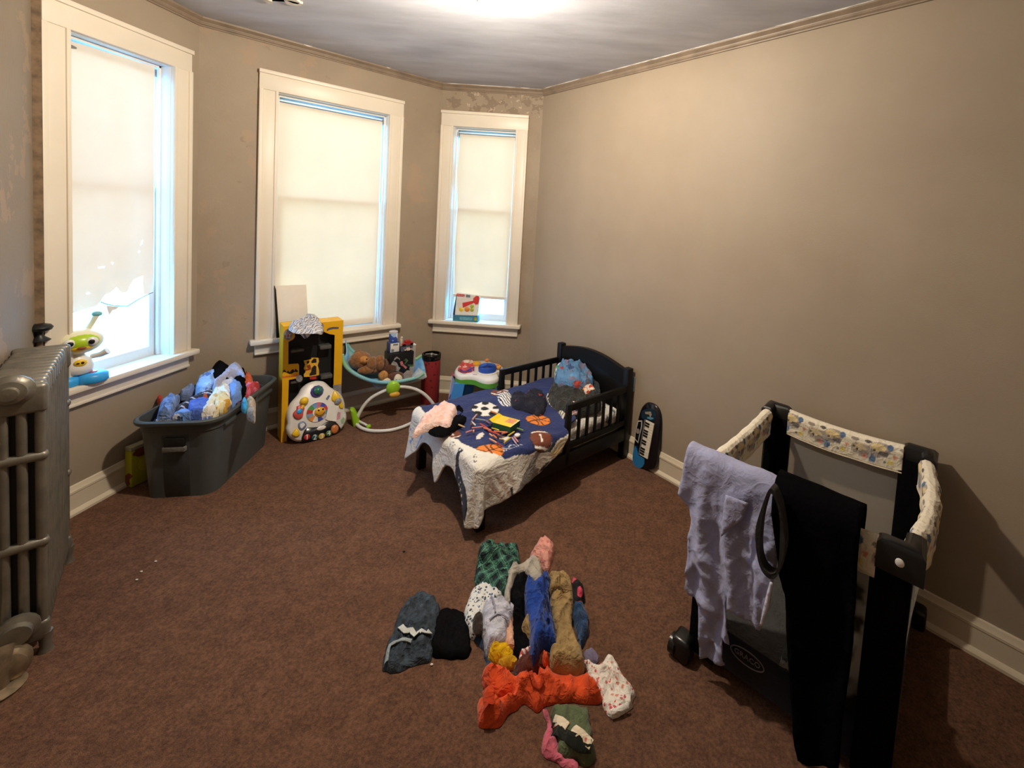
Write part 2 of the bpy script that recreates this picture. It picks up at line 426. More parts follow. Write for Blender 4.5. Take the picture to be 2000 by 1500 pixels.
# floor and ceiling follow the room outline
def outline(off):
    out = []
    for i, k in enumerate(KEYS):
        p, a, l = frame(k); t0, _ = ends(k); d = Vector((math.cos(a), math.sin(a), 0)); n = Vector((-d.y, d.x, 0))
        q = p + n*off - d*off*t0; out.append((q.x, q.y))
    return out
m = MB(); m.prism(outline(.10), -.08, 0); o = m.build('floor', CARPET, None, None); o['kind'] = 'structure'
o['label'] = 'worn brown carpet'
# ceiling with a hole torn in the plaster, wooden lath showing above it
H0 = at(522, -6, ZC); H1 = at(584, 3, ZC); HC = (H0+H1)/2; hx, hy = .085, .06
cx_, cy_ = HC.x-.015, HC.y-.03
v, f = fill(crom2(outline(.10), 1.), 2., [[(cx_-hx, cy_-hy), (cx_+hx, cy_-hy), (cx_+hx, cy_+hy), (cx_-hx, cy_+hy)]])
m = MB(); m.v = [(x, y, ZC) for x, y in v]; m.f = f
ceil = m.build('ceiling', CEIL, None, None); ceil['kind'] = 'structure'
LATH = M('old_lath_wood', (150, 84, 36), rough=.8, var=.3, vs=20)
for k in range(4):
    m = MB(); m.box(cx_-.2, cx_+.2, cy_-.08+k*.042, cy_-.08+k*.042+.036, ZC+.031, ZC+.04); m.build('lath', LATH, ceil, None)
PLA = M('broken_plaster', (214, 206, 196), rough=.9, var=.1)
for k, (dx, dy, sx, sy) in enumerate(((hx-.01, .0, .03, .05), (hx-.03, hy-.015, .045, .03), (-hx+.008, hy-.02, .02, .03))):
    m = MB(); q = [(cx_+dx+sx*math.cos(a)*(1+.25*math.sin(3*a+k)), cy_+dy+sy*math.sin(a)) for a in [2*PI*i/9 for i in range(9)]]
    m.prism(q, ZC-.012, ZC+.004); m.build('plaster_flake', PLA, ceil, None)
m = MB(); m.prism(outline(.17), ZC+.10, ZC+.13); o = m.build('trim_9', LATH, None, None); o['kind'] = 'structure'; o['label'] = 'attic boards above the ceiling'

# mouldings: profile (out into the room, height) swept along each wall with mitred ends
def sweep(name, side, prof, mat, smooth=30):
    p, a, l = frame(side); t0, t1 = ends(side)
    m = MB(); m.loft([[(r*t0, -r, z) for r, z in prof], [(l - r*t1, -r, z) for r, z in prof]])
    o = m.build(name, mat, None, smooth); o.location = p; o.rotation_euler = (0, 0, a); o['kind'] = 'structure'; return o
crown = [(0, ZC-.052), (.010, ZC-.052), (.012, ZC-.046), (.020, ZC-.040), (.020, ZC-.034), (.014, ZC-.030), (.016, ZC-.024), (.026, ZC-.016), (.034, ZC-.010), (.036, ZC-.004), (.036, ZC+.001), (0, ZC+.001)]
base = [(0, 0), (.030, 0), (.030, .012), (.022, .024), (.016, .028), (.016, .104), (.019, .108), (.019, .118), (.012, .128), (.008, .140), (.004, .143), (0, .143)]
for k, s in enumerate(CORN):
    sweep('trim_%d' % (k+1), s, crown, CROWN); sweep('baseboard_'+s, s, base, BASEB)
# chipped paint line along the top of the crown on the right side
for side, L_ in (('bay_right', [(.05, .62), (.66, .74)]), ('right', [(.05, .5), (.7, 1.9), (2.0, 2.9)]), ('bay_middle', [(.52, .57), (1.05, 1.08)])):
    p, a, l = frame(side)
    for x0, x1 in L_:
        m = MB(); n = max(3, int((x1-x0)/.04)); random.seed(int(x0*100)+7)
        ring = [[(x0+(x1-x0)*i/n, -.0375, ZC-.001), (x0+(x1-x0)*i/n, -.038, ZC-.003-.006*random.random()*(i not in (0, n)))] for i in range(n+1)]
        m.loft(ring, False); o = m.build('trim_8', PLA, None, None); o.location = p; o.rotation_euler = (0, 0, a); o['kind'] = 'structure'; o['label'] = 'bare plaster edge where the crown paint chipped off'

# ------------------------------------------------------------------ windows
def window(num, side):
    x0, x1, z0, z1 = OPEN[side]; p, a, l = frame(side)
    w = thing('window_%d' % num, None, None, p, a, None, 'structure')
    def part(name, *boxes, mat=TRIM, r=.003, par=None):
        m = MB()
        for b in boxes: m.box(*b, r=r)
        return m.build(name, mat, par or w, 30)
    cw = .098
    # casings: flat board with an outer back band
    bb = .022 if num == 1 else .032
    part('casing', (x0-cw, x0+.006, -.018, 0, ZS, z1), (x0-cw, x0-cw+.022, -bb, -.001, ZS, z1-.001), (x0-.012, x0+.005, -.026, -.002, ZS, z1-.002))
    part('casing', (x1-.006, x1+cw, -.022, 0, ZS, z1), (x1+cw-.022, x1+cw, -.032, -.001, ZS, z1-.001), (x1-.005, x1+.012, -.026, -.002, ZS, z1-.002))
    if num == 1:
        m = MB(); m.prism([(x0-cw-.030, .0), (x0-cw+.001, .0), (x0-cw+.001, -.021)], ZS-.1, ZC-.05); m.build('added_wedge', M('added_wedge_brown', (128, 104, 80), rough=.8, var=.25, vs=30, bump=.5, bs=30), w, 30)  # added wedge over the casing's unlit side, sloped to catch room light
    part('head_casing', (x0-cw, x1+cw, -.024, 0, z1-.004, z1+.118), (x0-cw-.002, x1+cw+.002, -.036, -.001, z1+.098, z1+.122))
    part('stool', (x0-cw-.028, x1+cw+.028, -.062, .001, ZS-.03, ZS), (x0, x1, -.001, .075, ZS-.03, ZS-.0005), r=.006)
    part('apron', (x0-cw, x1+cw, -.020, 0, ZS-.102, ZS-.03), (x0-cw, x1+cw, -.026, -.001, ZS-.106, ZS-.092))
    part('jamb', (x0, x0+.008, -.001, .168, ZS-.03, z1), (x0+.006, x0+.022, .052, .068, ZS, z1), mat=SASHM)
    part('jamb', (x1-.008, x1, -.001, .168, ZS-.03, z1), (x1-.022, x1-.006, .052, .068, ZS, z1), mat=SASHM)
    part('jamb', (x0, x1, -.001, .168, z1-.008, z1), (x0, x1, .052, .068, z1-.022, z1-.006), mat=SASHM)
    part('outer_sill', (x0, x1, .074, .24, ZS-.035, ZS-.004), mat=SASHM)
    zm = 1.60
    for nm, y0, za, zb in (('lower_sash', .072, ZS-.004, zm+.02), ('upper_sash', .108, zm-.02, z1-.008)):
        f = .042; X0, X1 = x0+.009, x1-.009; bt = .06 if nm[0] == 'l' else .036; tp = .036 if nm[0] == 'l' else .045
        s = part(nm, (X0, X0+f, y0, y0+.034, za, zb), (X1-f, X1, y0, y0+.034, za, zb), (X0+f-.001, X1-f+.001, y0, y0+.034, za, za+bt), (X0+f-.001, X1-f+.001, y0, y0+.034, zb-tp, zb), mat=SASHM)
        part('pane', (X0+f-.004, X1-f+.004, y0+.015, y0+.018, za+bt-.004, zb-tp+.004), mat=GLASS, r=0, par=s)
    return w
W1 = window(1, 'bay_left'); W2 = window(2, 'bay_middle'); W3 = window(3, 'bay_right')
STEEL = M('shade_roller_metal', (150, 150, 150), rough=.35, metal=.6, var=.03)
def wl(side, y, px, py):
    """sight line met with the plane y (depth into the wall) of a wall: returns (x along wall, z)"""
    Mx = FM(side); n = Mx.to_3x3() @ Vector((0, 1, 0)); P = Mx @ Vector((0, y, 0))
    q = Mx.inverted() @ onp(px, py, P, n); return (q.x, q.z)
def shade(side, outline, label, mat, y=.056, holes=(), ripple=.002, roll_z=2.245, ds=.022, bar=None):
    p, a, l = frame(side); x0, x1, z0, z1 = OPEN[side]
    t = thing('roller_shade', label, 'window shade', p, a, 'roller shades in the bay windows')
    t.location = FM(side) @ Vector((0, 0, 0))
    v, f = fill(crom2(outline, ds), ds, holes)
    rng = random.random()*10
    vv = [(x, y + ripple*math.sin(x*38+rng) + ripple*1.5*nz(x*7, z*2.2, rng) + (.0 if z > ZS+.5 else ripple*3*nz(x*11, z*5, rng+4)), z) for x, z in v]
    m = MB(); m.v = vv; m.f = f; m.build('shade_cloth', mat, t, 180)
    xs = [q[0] for q in outline]; a0, a1 = min(xs), max(xs)
    m = MB(); m.tube([(a0-.006, y+.019, roll_z), (a1+.006, y+.019, roll_z)], .016, 12); m.build('roller', STEEL, t)
    for xx in (a0-.012, a1+.006):
        m = MB(); m.box(xx, xx+.006, y-.004, y+.03, roll_z-.018, roll_z+.022); m.build('bracket', STEEL, t)
    if bar:
        m = MB(); m.box(*bar); m.build('hem_bar', mat, t)
    return t
S = lambda side, y, pts: [wl(side, y, *q) for q in pts]
# middle shade, pulled down to just above the stool
x0, x1, _, _ = OPEN['bay_middle']
shade('bay_middle', [(x0+.012, 2.25), (x1-.034, 2.25), (x1-.040, ZS+.07), (x1-.05, ZS+.012), (x1-.42, ZS+.010), (x0+.018, ZS+.02)],
      'wide cream roller shade drawn down in the middle bay window', SHADE, bar=None)
x0, x1, _, _ = OPEN['bay_right']
shade('bay_right', [(x0+.040, 2.25), (x1-.024, 2.25), (x1-.030, .862), (x1-.030, .838), (x0+.05, .845), (x0+.038, 1.3), (x0+.046, 1.62), (x0+.026, 1.9), (x0+.030, 2.0)],
      'narrow cream roller shade stopping short of the sill in the right bay window', SHADE, bar=(x0+.045, x1-.028, .046, .058, .84, .862))
sy = .045
out = S('bay_left', sy, [(100, 68), (301, 130), (300, 300), (299, 480), (297, 560), (293, 574), (280, 575), (279, 538), (262, 546), (255, 556), (247, 570), (236, 572), (228, 560), (222, 567), (215, 574), (208, 574), (197, 588), (188, 597), (165, 604), (140, 612), (134, 606), (131, 575), (127, 530), (120, 480), (108, 470), (100, 300)])
holes = [S('bay_left', sy, h) for h in ([(278, 470), (281, 468), (278, 478), (275, 480)], [(190, 521), (204, 520), (204, 523), (190, 524)], [(131, 476), (134, 479), (133, 482), (130, 478)], [(218, 512), (222, 513), (220, 518)], [(168, 570), (173, 572), (170, 575), (166, 574)], [(272, 489), (275, 490), (274, 494), (271, 492)])]
shade('bay_left', out, 'torn tattered cream shade with ragged bottom edge in the left bay window', SHADE_T, y=sy, holes=holes, ripple=.004)
# a torn strip of hem cord hanging below the ragged edge of the left shade
t = [o for o in bpy.data.objects if o.name.startswith('roller_shade')][-1]
pts = S('bay_left', sy-.004, [(299, 571), (285, 577), (268, 586), (249, 598), (238, 598), (222, 597), (208, 594), (197, 590)])
m = MB(); m.tube([(x, sy-.004, z) for x, z in pts], .0022, 6); m.build('hem_cord', M('grey_cord', (120, 120, 120)), t)
pts = S('bay_left', sy-.006, [(207, 597), (232, 599), (226, 604), (219, 606), (213, 615), (210, 608)])
m = MB(); m.prism(pts, 0, .001, Matrix(((1, 0, 0, 0), (0, 0, 1, sy-.008), (0, 1, 0, 0), (0, 0, 0, 1)))); m.build('torn_scrap', SHADE_T, t)
# outside: pale ground far below and one tree crown beyond the right window
m = MB(); m.box(-30, 30, 4.4, 45, -3.2, -3.0); o = m.build('trim_10', M('outside_lawn', (176, 190, 160), var=.12, vs=.6), None, None); o['kind'] = 'structure'; o['label'] = 'lawn outside below the windows'
# ------------------------------------------------------------------ cloth
def sstep(a, b, x):
    t = np.clip((x-a)/(b-a), 0, 1); return t*t*(3-2*t)
def garment(name, label, cat, px, z, th, mat, ds=.008, R=.022, fold=(0, 12, .012), lump=.3, base=None, group=None, seed=1, sharp=1., sm=True, wr=1., grow=1., clampf=None):
    """thrown cloth: outline (sight lines met with the height z) -> crumpled top with long folds, layered edges and sharp creases over its own underside"""
    gx, gy = sum(p[0] for p in px)/len(px), sum(p[1] for p in px)/len(px)
    P = [at(gx+(x-gx)*grow, gy+(y-gy)*grow, z) for x, y in px]
    pts = crom([(p.x, p.y) for p in P], ds) if sm else crom2([(p.x, p.y) for p in P], ds)
    pts = [np.array(p)+.0035*wr*np.array((nz(p[0]*45, p[1]*45, seed), nz(p[0]*45+9, p[1]*45, seed))) for p in pts]
    if clampf: pts = clampf(pts)
    v, f = fill([tuple(p) for p in pts], ds)
    d = edge_dist(v, np.array(pts)); R = min(R, max(d)*.9)
    q = (1-(1-np.minimum(d/R, 1))**2)**.5
    zb = (z-th*.8) if base is None else base
    fa = math.radians(fold[0]); ca, sa = math.cos(fa), math.sin(fa)
    cx, cy = v[:, 0].mean(), v[:, 1].mean(); N = len(v); H = np.zeros(N)
    def F(sx, sy, k, wx=0., wy=0.):
        return np.array([nz((x*ca+y*sa)*sx+wx*nz(x*8, y*8, k+3), (-x*sa+y*ca)*sy, seed*1.7+k) for x, y in v])
    w = F(6, 6, 0)                                            # broad lumps
    t = F(6.5, 4.5, 5, .5)*3.0; fr = t-np.floor(t); lay = np.floor(t)+sstep(.42, .56, fr)      # layers lying over each other
    l1 = (1-np.abs(F(fold[1]*1.25, 5, 9, .9))*1.9).clip(0)**2.2      # long soft folds
    l2 = (1-np.abs(F(fold[1]*3., 11, 13, 1.2))*2.2).clip(0)**2.5      # sharper creases
    l3 = (1-np.abs(F(60, 45, 17, 1.))*2.4).clip(0)**2                 # small wrinkles
    q2 = sstep(0, 1, np.minimum(d/min(.045, max(d)*.9), 1)); q2 = .45*q+.55*q2*q
    h = th*(.62+lump*w); rel = fold[2]*(1.1*l1+.6*l2*sharp) + .003*l3*sharp*wr + min(.009, th*.12)*lay*wr
    top = [(x, y, max(z-th*.8+e*k+e2*r_, zb+.001)) for (x, y), e, k, e2, r_ in zip(v, q, h, q2, rel)]
    m = MB(); m.v = top + [(x, y, zb) for x, y in v]
    m.f = [tuple(t) for t in f] + [tuple(i+N for i in t[::-1]) for t in f] + [(a+N, b+N, b, a) for a, b in edges_of(f)]
    o = m.build(name, mat, None, 60, world=True)
    return tag(o, label, cat, group)
def edges_of(f):
    c = {}
    for t in f:
        for i in range(len(t)):
            a, b = t[i], t[(i+1) % len(t)]
            if (b, a) in c: del c[(b, a)]
            else: c[(a, b)] = 1
    return list(c)
def drape(name, px, P0, xd, nout, zr, rr, mat, off=.02, back=.16, ds=.014, fold=(9, .018), seed=1, parent=None, top=.03, thick=.004, slant=.0, wrk=.008):
    """cloth hung over a rail: outline on the vertical plane through P0; what rises above the rail height zr bends over it"""
    P0 = Vector(P0); xd = Vector(xd).normalized(); nout = Vector(nout).normalized(); pts = []
    for x, y in px:
        q = onp(x, y, P0 + nout*off, nout); s = (q-P0).dot(xd); h = q.z
        if h > zr - top: h = zr + PI*rr + back
        pts.append((s, h))
    pts = [tuple(p) for p in crom2(pts, ds)]
    v, f = fill(pts, ds); m = MB(); vv = []
    for s, h in v:
        g = min(1, max(0, (zr-h)/.25)); u = (s + slant*(zr-h))*fold[0] + .9*nz(s*4, h*2.2, seed)
        rd = (.5+.5*math.cos(2*PI*u))*fold[1] + fold[1]*.8*nz(s*9, h*4.5, seed+3) + (1-min(1, 2.2*abs(nz(s*13+h*5, h*7-s*4, seed+9))))**2*wrk + (1-min(1, 2.4*abs(nz(s*30-h*9, h*14, seed+12))))**2*wrk*.4
        o_ = off - rr + .001
        if h <= zr: c, z = rr + o_*1. + rd*(.15+.85*g), h
        elif h <= zr+PI*rr:
            a = (h-zr)/rr; c, z = (rr+o_)*math.cos(a), zr + (rr+o_)*math.sin(a) + .15*rd
        else: c, z = -(rr+o_) - .2*max(rd, 0), zr-(h-zr-PI*rr)
        vv.append(P0 + xd*s + nout*(c) + Vector((0, 0, z-P0.z)))
    m.v = [tuple(p) for p in vv]; m.f = f
    o = m.build(name, mat, parent, 180, world=True)
    md = o.modifiers.new('thickness', 'SOLIDIFY'); md.thickness = thick; md.offset = 0
    return o

def ribbon(name, par, P, w, mat, th=.003, lift=.002, n=24):
    """flat band sewn on a garment: follows the top of the parent's mesh"""
    co = np.array([(par.matrix_basis @ v.co)[:] for v in par.data.vertices]); m = MB(); rings = []
    P = crom([p[:2] for p in P], .012, False)
    for i, p in enumerate(P):
        t = P[min(i+1, len(P)-1)]-P[max(i-1, 0)]; t = t/max(np.linalg.norm(t), 1e-9); q = np.array((-t[1], t[0])); r = []
        for s_ in (-1, 0, 1):
            c = p+q*w*s_; d = np.hypot(co[:, 0]-c[0], co[:, 1]-c[1]); k = d < .014
            r.append((c[0], c[1], (co[k, 2].max() if k.any() else co[np.argmin(d), 2])+lift+(.0015 if s_ == 0 else 0)))
        rings.append(r+[(x, y, z-th) for x, y, z in r[::-1]])
    m.loft(rings); return m.build(name, mat, par, 60, world=True)
# ------------------------------------------------------------------ toddler bed
BO = Vector((-.270, 3.4286, 0)); BR = math.atan2(-.7094, -.7048); BL, BW, BZ = 1.13, .75, .37
bed = thing('toddler_bed', 'black wooden toddler bed with slatted guard rails and arched headboard', 'bed', BO, BR)
def bpart(name, *boxes, r=.004, par=None, mat=BLACKP):
    m = MB()
    for b in boxes: m.box(*b, r=r)
    return m.build(name, mat, par or bed, 30)
hb = MB(); n = 24
for y0, y1 in ((0, .05), (.70, .75)):
    bpart('post', (0, .05, y0, y1, 0, .618), r=.006)
arch = [(.045+.66*i/n, .598+.052*math.sin(PI*i/n)) for i in range(n+1)]
low = [(.045+.66*i/n, .508+.040*math.sin(PI*i/n)) for i in range(n, -1, -1)]
m = MB(); m.prism(arch+low, .010, .042, Matrix(((0, 0, 1, 0), (1, 0, 0, 0), (0, 1, 0, 0), (0, 0, 0, 1)))); m.build('arched_top_board', BLACKP, bed)
bpart('headboard_panel', (.018, .030, .045, .705, .22, .55)); bpart('headboard_rail', (.010, .042, .045, .705, .16, .24))
for y in (.002, .722):
    bpart('side_rail', (.045, 1.095, y, y+.026, .13, .215))
    bpart('guard_top_rail', (.045, .565, y+.002, y+.024, .462, .505)); bpart('guard_bottom_rail', (.045, .565, y+.002, y+.024, .235, .27))
    bpart('guard_post', (.532, .567, y, y+.026, .14, .507))
    for k in range(6):
        x = .045 + (.487)*(k+1)/7
        bpart('slat', (x-.010, x+.010, y+.006, y+.020, .262, .47), r=.003)
for y0 in (.0, .702): bpart('leg', (1.082, 1.13, y0, y0+.048, 0, .315), r=.005)
bpart('footboard', (1.094, 1.120, .045, .705, .145, .325), r=.005)
bpart('mattress_support', (.05, 1.09, .03, .72, .135, .155))
SHEET = spotted('printed_sheet', (226, 222, 214), [(226, 222, 214), (150, 150, 152), (196, 176, 150), (226, 222, 214), (120, 124, 130)], 16, .42)
mt = thing('crib_mattress', 'mattress in white printed fitted sheet inside the black toddler bed', 'mattress', BO, BR)
m = MB(); m.box(.055, 1.085, .034, .716, .157, .345, r=.045, seg=4); m.build('mattress_body', SHEET, mt, 60)
# comforter: a sheet in unfolded coordinates (X along the bed, Y across) bent over the mattress edges
outl = [(.10, .045), (.56, .045), (.60, -.02), (.66, -.13), (1.0, -.12), (1.12, -.14), (1.274, -.10), (1.388, -.087), (1.465, -.02), (1.376, .085), (1.275, .20), (1.265, .32), (1.345, .384), (1.393, .415), (1.296, .461), (1.272, .50), (1.276, .57), (1.329, .658), (1.412, .729), (1.452, .78),
        (1.41, .93), (1.31, 1.02), (1.19, 1.03), (1.07, .993), (.95, .973), (.822, .949), (.703, .900), (.616, .835), (.575, .775), (.555, .712), (.46, .70), (.40, .62), (.22, .42), (.13, .2)]
v, f = fill([tuple(p) for p in crom(outl, .007)], .0068)
RR = .045; x1, y0, y1 = BL-.01, .012, BW-.005
P = []
for X, Y in v:
    qx = min(X, x1); qy = min(max(Y, y0 if X > .58 else -9), y1) ; ex, ey = X-qx, Y-qy; d = math.hypot(ex, ey)
    tz = BZ + .010*nz(X*5, Y*5, 1.5) + .006*nz(X*13, Y*13, 4) + .010*(1-abs(nz(X*4+.7*Y*6, Y*4, 8)))**5 - .03*max(0, .45-X)
    if d < 1e-9: P.append((X, Y, tz)); continue
    dx, dy = ex/d, ey/d
    if d < RR*PI/2: o_, dn = RR*math.sin(d/RR), RR*(1-math.cos(d/RR))
    else:
        k = d-RR*PI/2; s = qx*1.0 - qy*1.0 + math.atan2(dy, dx)*.35
        wv = .020*math.sin(s*17+1)+.024*nz(s*6, k*2, 2)+.010*nz(s*16, k*7, 6)
        if dx > .15 and dy > .15: wv *= .5
        elif dx > .5: wv *= .35 if qy > .5 else .8
        o_, dn = RR + k*.10 + wv*min(1, k/.12), RR + k*.985
    P.append((qx+dx*o_, qy+dy*o_, max(.012, tz-dn)))
cm = MB(); cm.v = P; cm.f = f
VC = vcol('printed_bedding')
com = thing('comforter', 'child comforter printed with sports balls, navy centre and pale border, on the toddler bed', 'comforter', BO, BR)
sh = cm.build('cover', VC, com, 180)
md = sh.modifiers.new('thickness', 'SOLIDIFY'); md.thickness = .010; md.offset = -1
def L3(c): return np.array(lin(c)[:3])
col = np.tile(L3((228, 224, 216)), (len(v), 1)); V = v
def el(cx, cy, rx, ry, rot=0):
    c, s = math.cos(math.radians(rot)), math.sin(math.radians(rot)); X, Y = V[:, 0]-cx, V[:, 1]-cy
    return ((X*c+Y*s)/rx)**2+((-X*s+Y*c)/ry)**2
def put(mask, c): col[mask] = L3(c)
def soft(b, c):
    k = np.clip(1.2-b, 0, 1)[:, None]*np.clip(.55+.8*np.sin(V[:, :1]*130+V[:, 1:]*70), 0, 1); col[:] = col*(1-k)+L3(c)*k
def pl(*p): return inside(V, p)
nv = pl((-.2, -.3), (1.07, -.3), (1.12, .0), (1.13, .2), (1.126, .364), (1.114, .55), (1.069, .707), (1.008, .785), (.962, .785), (.865, .816), (.763, .820), (.674, .80), (.61, .79), (.55, .77), (-.2, .75))
put(nv, (27, 41, 96))
# grey swoosh and pale blots of the border on the near side
put(pl((.70, .795), (.79, .80), (.86, .86), (.98, .99), (.86, .99), (.80, .95), (.79, .90)), (140, 136, 134)); put(el(.775, .875, .045, .035, 20) < 1, (228, 224, 216))
put(pl((.60, .80), (.66, .81), (.735, .87), (.70, .89), (.62, .84)), (190, 172, 140)); put(pl((.66, .79), (.70, .80), (.74, .835), (.72, .845)), (40, 40, 46))
put(pl((.72, .90), (.76, .905), (.80, .935), (.76, .93)), (44, 44, 50)); put(pl((.63, .845), (.665, .845), (.70, .87), (.67, .875)), (222, 186, 120))
soft(el(1.04, .93, .07, .11, 30), (190, 168, 156)); soft(el(.98, .90, .03, .06, 10), (200, 184, 172)); put(pl((.975, .93), (.99, .93), (.985, .985), (.972, .985)), (30, 30, 36))
soft(el(1.07, .86, .03, .03, 60), (176, 160, 152))
# soccer ball
b = el(.815, .255, .078, .092); put((b < 1.16), (14, 14, 18)); put(b < 1, (238, 236, 232))
put(el(.815, .25, .022, .026) < 1, (14, 14, 18))
for a in range(5):
    q = math.radians(a*72+20); put((el(.815+.066*math.cos(q), .255+.078*math.sin(q), .021, .025) < 1) & (b < 1), (14, 14, 18))
# basketballs
def bball(cx, cy, rx, ry, clip=None):
    b = el(cx, cy, rx, ry); k = (b < 1) if clip is None else (b < 1) & clip
    put((b < 1.14) if clip is None else (b < 1.14) & clip, (30, 22, 22)); put(k, (228, 128, 44))
    for mk in (abs(V[:, 0]-cx-.2*(V[:, 1]-cy)) < .004, abs(V[:, 1]-cy) < .004, abs(el(cx-rx*1.3, cy, rx, ry)-1) < .10, abs(el(cx+rx*1.3, cy, rx, ry)-1) < .10): put(mk & k, (70, 34, 20))
bball(.635, .56, .068, .080); bball(1.045, .695, .072, .075, nv)
def fball(cx, cy, rx, ry, rot, clip=True):
    b = el(cx, cy, rx, ry, rot); k = (b < 1) & clip; c, s = math.cos(math.radians(rot)), math.sin(math.radians(rot)); t = (V[:, 0]-cx)*c+(V[:, 1]-cy)*s
    put((b < 1.15) & clip, (24, 20, 24)); put(k, (112, 54, 34)); put(k & (abs(abs(t)-rx*.72) < rx*.09), (238, 234, 228)); put(k & (abs(t) < rx*.3) & (abs(-(V[:, 0]-cx)*s+(V[:, 1]-cy)*c) < .005), (240, 236, 230))
fball(.755, .75, .088, .060, 65); fball(1.10, .40, .060, .040, 80, nv); fball(.60, .07, .07, .05, 20)
# white baseball glove and shuttlecock marks
put(el(1.0, .52, .03, .016, 30) < 1, (226, 222, 216)); put(el(.90, .62, .022, .024) < 1, (226, 224, 220))
put((abs(V[:, 1]-.72-.01*np.sin(V[:, 0]*120)) < .004) & (V[:, 0] > .90) & (V[:, 0] < .985), (210, 214, 224)); put((abs(V[:, 1]-.745) < .005) & (V[:, 0] > .88) & (V[:, 0] < 1.0) & (np.sin(V[:, 0]*420) > .2), (196, 200, 212))
put((abs(V[:, 1]-.30-.25*(V[:, 0]-.55)) < .003) & (V[:, 0] > .45) & (V[:, 0] < .62), (220, 222, 230))
# golf club hanging down the foot end
cl = pl((1.140, .556), (1.142, .600), (1.165, .598), (1.22, .612), (1.255, .655), (1.29, .715), (1.36, .775), (1.43, .775), (1.43, .700), (1.35, .625), (1.27, .585), (1.20, .575), (1.165, .575))
put(cl, (20, 24, 48)); put(el(1.150, .578, .006, .006) < 1, (236, 234, 230))
for k in range(9):
    put(el(1.272+.014*k, .632+.0085*k+(.012 if k % 2 else -.004), .0052, .0052) < 1, (240, 238, 234))
for x, y in ((1.145, .49), (1.142, .515), (1.12, .70), (1.135, .725)):
    put(pl((x, y-.012), (x+.004, y-.012), (x+.022, y+.002), (x+.020, y+.006)) | pl((x, y+.006), (x+.004, y+.008), (x+.022, y+.004), (x+.020, y)), (60, 56, 60))
put((el(1.29, .10, .05, .12) < 1) & (nv == 0) & (np.sin(V[:, 0]*60+V[:, 1]*90) > .8), (120, 150, 210))
set_print(sh.data, col)

# ------------------------------------------------------------------ clothes lying on the bed
PINKC = spotted('pale_pink_jersey', (240, 208, 198), [(240, 208, 198), (238, 196, 180), (232, 190, 178)], 26, .5)
garment('pink_shirt', 'pale pink crumpled child shirt at the left foot corner of the bed', 'shirt', [(806, 836), (818, 818), (832, 800), (850, 787), (874, 779), (890, 786), (894, 797), (889, 806), (884, 822), (876, 829), (858, 826), (842, 826), (824, 832), (812, 840)], .42, .05, PINKC, fold=(40, 12, .018), wr=1.6, base=.375, group='clothes thrown on the toddler bed', seed=3)
garment('black_shirt', 'black crumpled shirt beneath the pink shirt on the bed', 'shirt', [(836, 834), (860, 824), (884, 806), (892, 787), (904, 790), (912, 808), (906, 822), (890, 832), (868, 846), (846, 844)], .395, .05, BLACKF, fold=(10, 12, .010), base=.372, group='clothes thrown on the toddler bed', seed=5)
NAVYS = spotted('dark_star_print', (20, 22, 40), [(20, 22, 40), (20, 22, 40), (178, 52, 62), (34, 34, 38), (20, 22, 40)], 24, .36)
garment('star_print_shirt', 'black and navy shirt with red stars in the middle of the bed', 'shirt', [(997, 772), (1010, 763), (1024, 766), (1040, 759), (1060, 764), (1068, 776), (1066, 792), (1054, 802), (1040, 798), (1022, 794), (1000, 789)], .405, .045, NAVYS, fold=(60, 12, .022), wr=1.8, base=.372, group='clothes thrown on the toddler bed', seed=6)
garment('striped_sleeve_top', 'small white top with black script lines beside the star shirt', 'shirt', [(970, 768), (978, 765), (999, 768), (1000, 788), (988, 790), (976, 782), (971, 776)], .395, .04, striped('white_script_cloth', (236, 236, 240), (30, 30, 36), .016, .66, (.8, .6, .1), .02), base=.372, group='clothes thrown on the toddler bed', seed=8, ds=.007)
garment('cream_strap_top', 'cream strap with black edging lying between star shirt and guard post', 'clothing', [(1067, 768), (1073, 767), (1083, 777), (1096, 787), (1105, 800), (1106, 811), (1100, 814), (1094, 806), (1088, 797), (1076, 787), (1070, 780)], .39, .03, striped('cream_black_edge', (212, 204, 186), (28, 26, 26), .024, .72, (.7, -.5, 0), .01), base=.37, group='clothes thrown on the toddler bed', seed=9, ds=.007, R=.012)
DKG = cloth('charcoal_cloth', (52, 52, 50))
garment('charcoal_trousers', 'charcoal crumpled trousers heaped in front of the headboard', 'trousers', [(1072, 757), (1080, 744), (1096, 741), (1118, 748), (1134, 752), (1150, 768), (1172, 772), (1172, 783), (1140, 789), (1112, 793), (1098, 788), (1084, 778), (1074, 768)], .44, .07, DKG, fold=(35, 10, .030), wr=2., base=.365, group='clothes thrown on the toddler bed', seed=11)
BLUEC = spotted('blue_red_print', (92, 134, 176), [(92, 134, 176), (92, 134, 176), (60, 84, 130), (176, 74, 66), (120, 116, 140), (96, 150, 196)], 17, .5)
garment('blue_printed_shirt', 'blue shirt with red print heaped highest by the headboard', 'shirt', [(1085, 722), (1092, 709), (1108, 704), (1122, 703), (1140, 708), (1154, 716), (1160, 731), (1148, 738), (1128, 741), (1106, 737), (1088, 732)], .52, .07, BLUEC, fold=(20, 12, .028), base=.39, wr=2, group='clothes thrown on the toddler bed', seed=12)
garment('dark_blue_shirt', 'dark slate shirt below the blue printed shirt near headboard', 'shirt', [(1118, 742), (1140, 735), (1160, 732), (1172, 745), (1174, 764), (1160, 776), (1138, 766), (1122, 754)], .445, .08, cloth('slate_cloth', (44, 50, 62)), fold=(70, 12, .012), base=.37, group='clothes thrown on the toddler bed', seed=13)
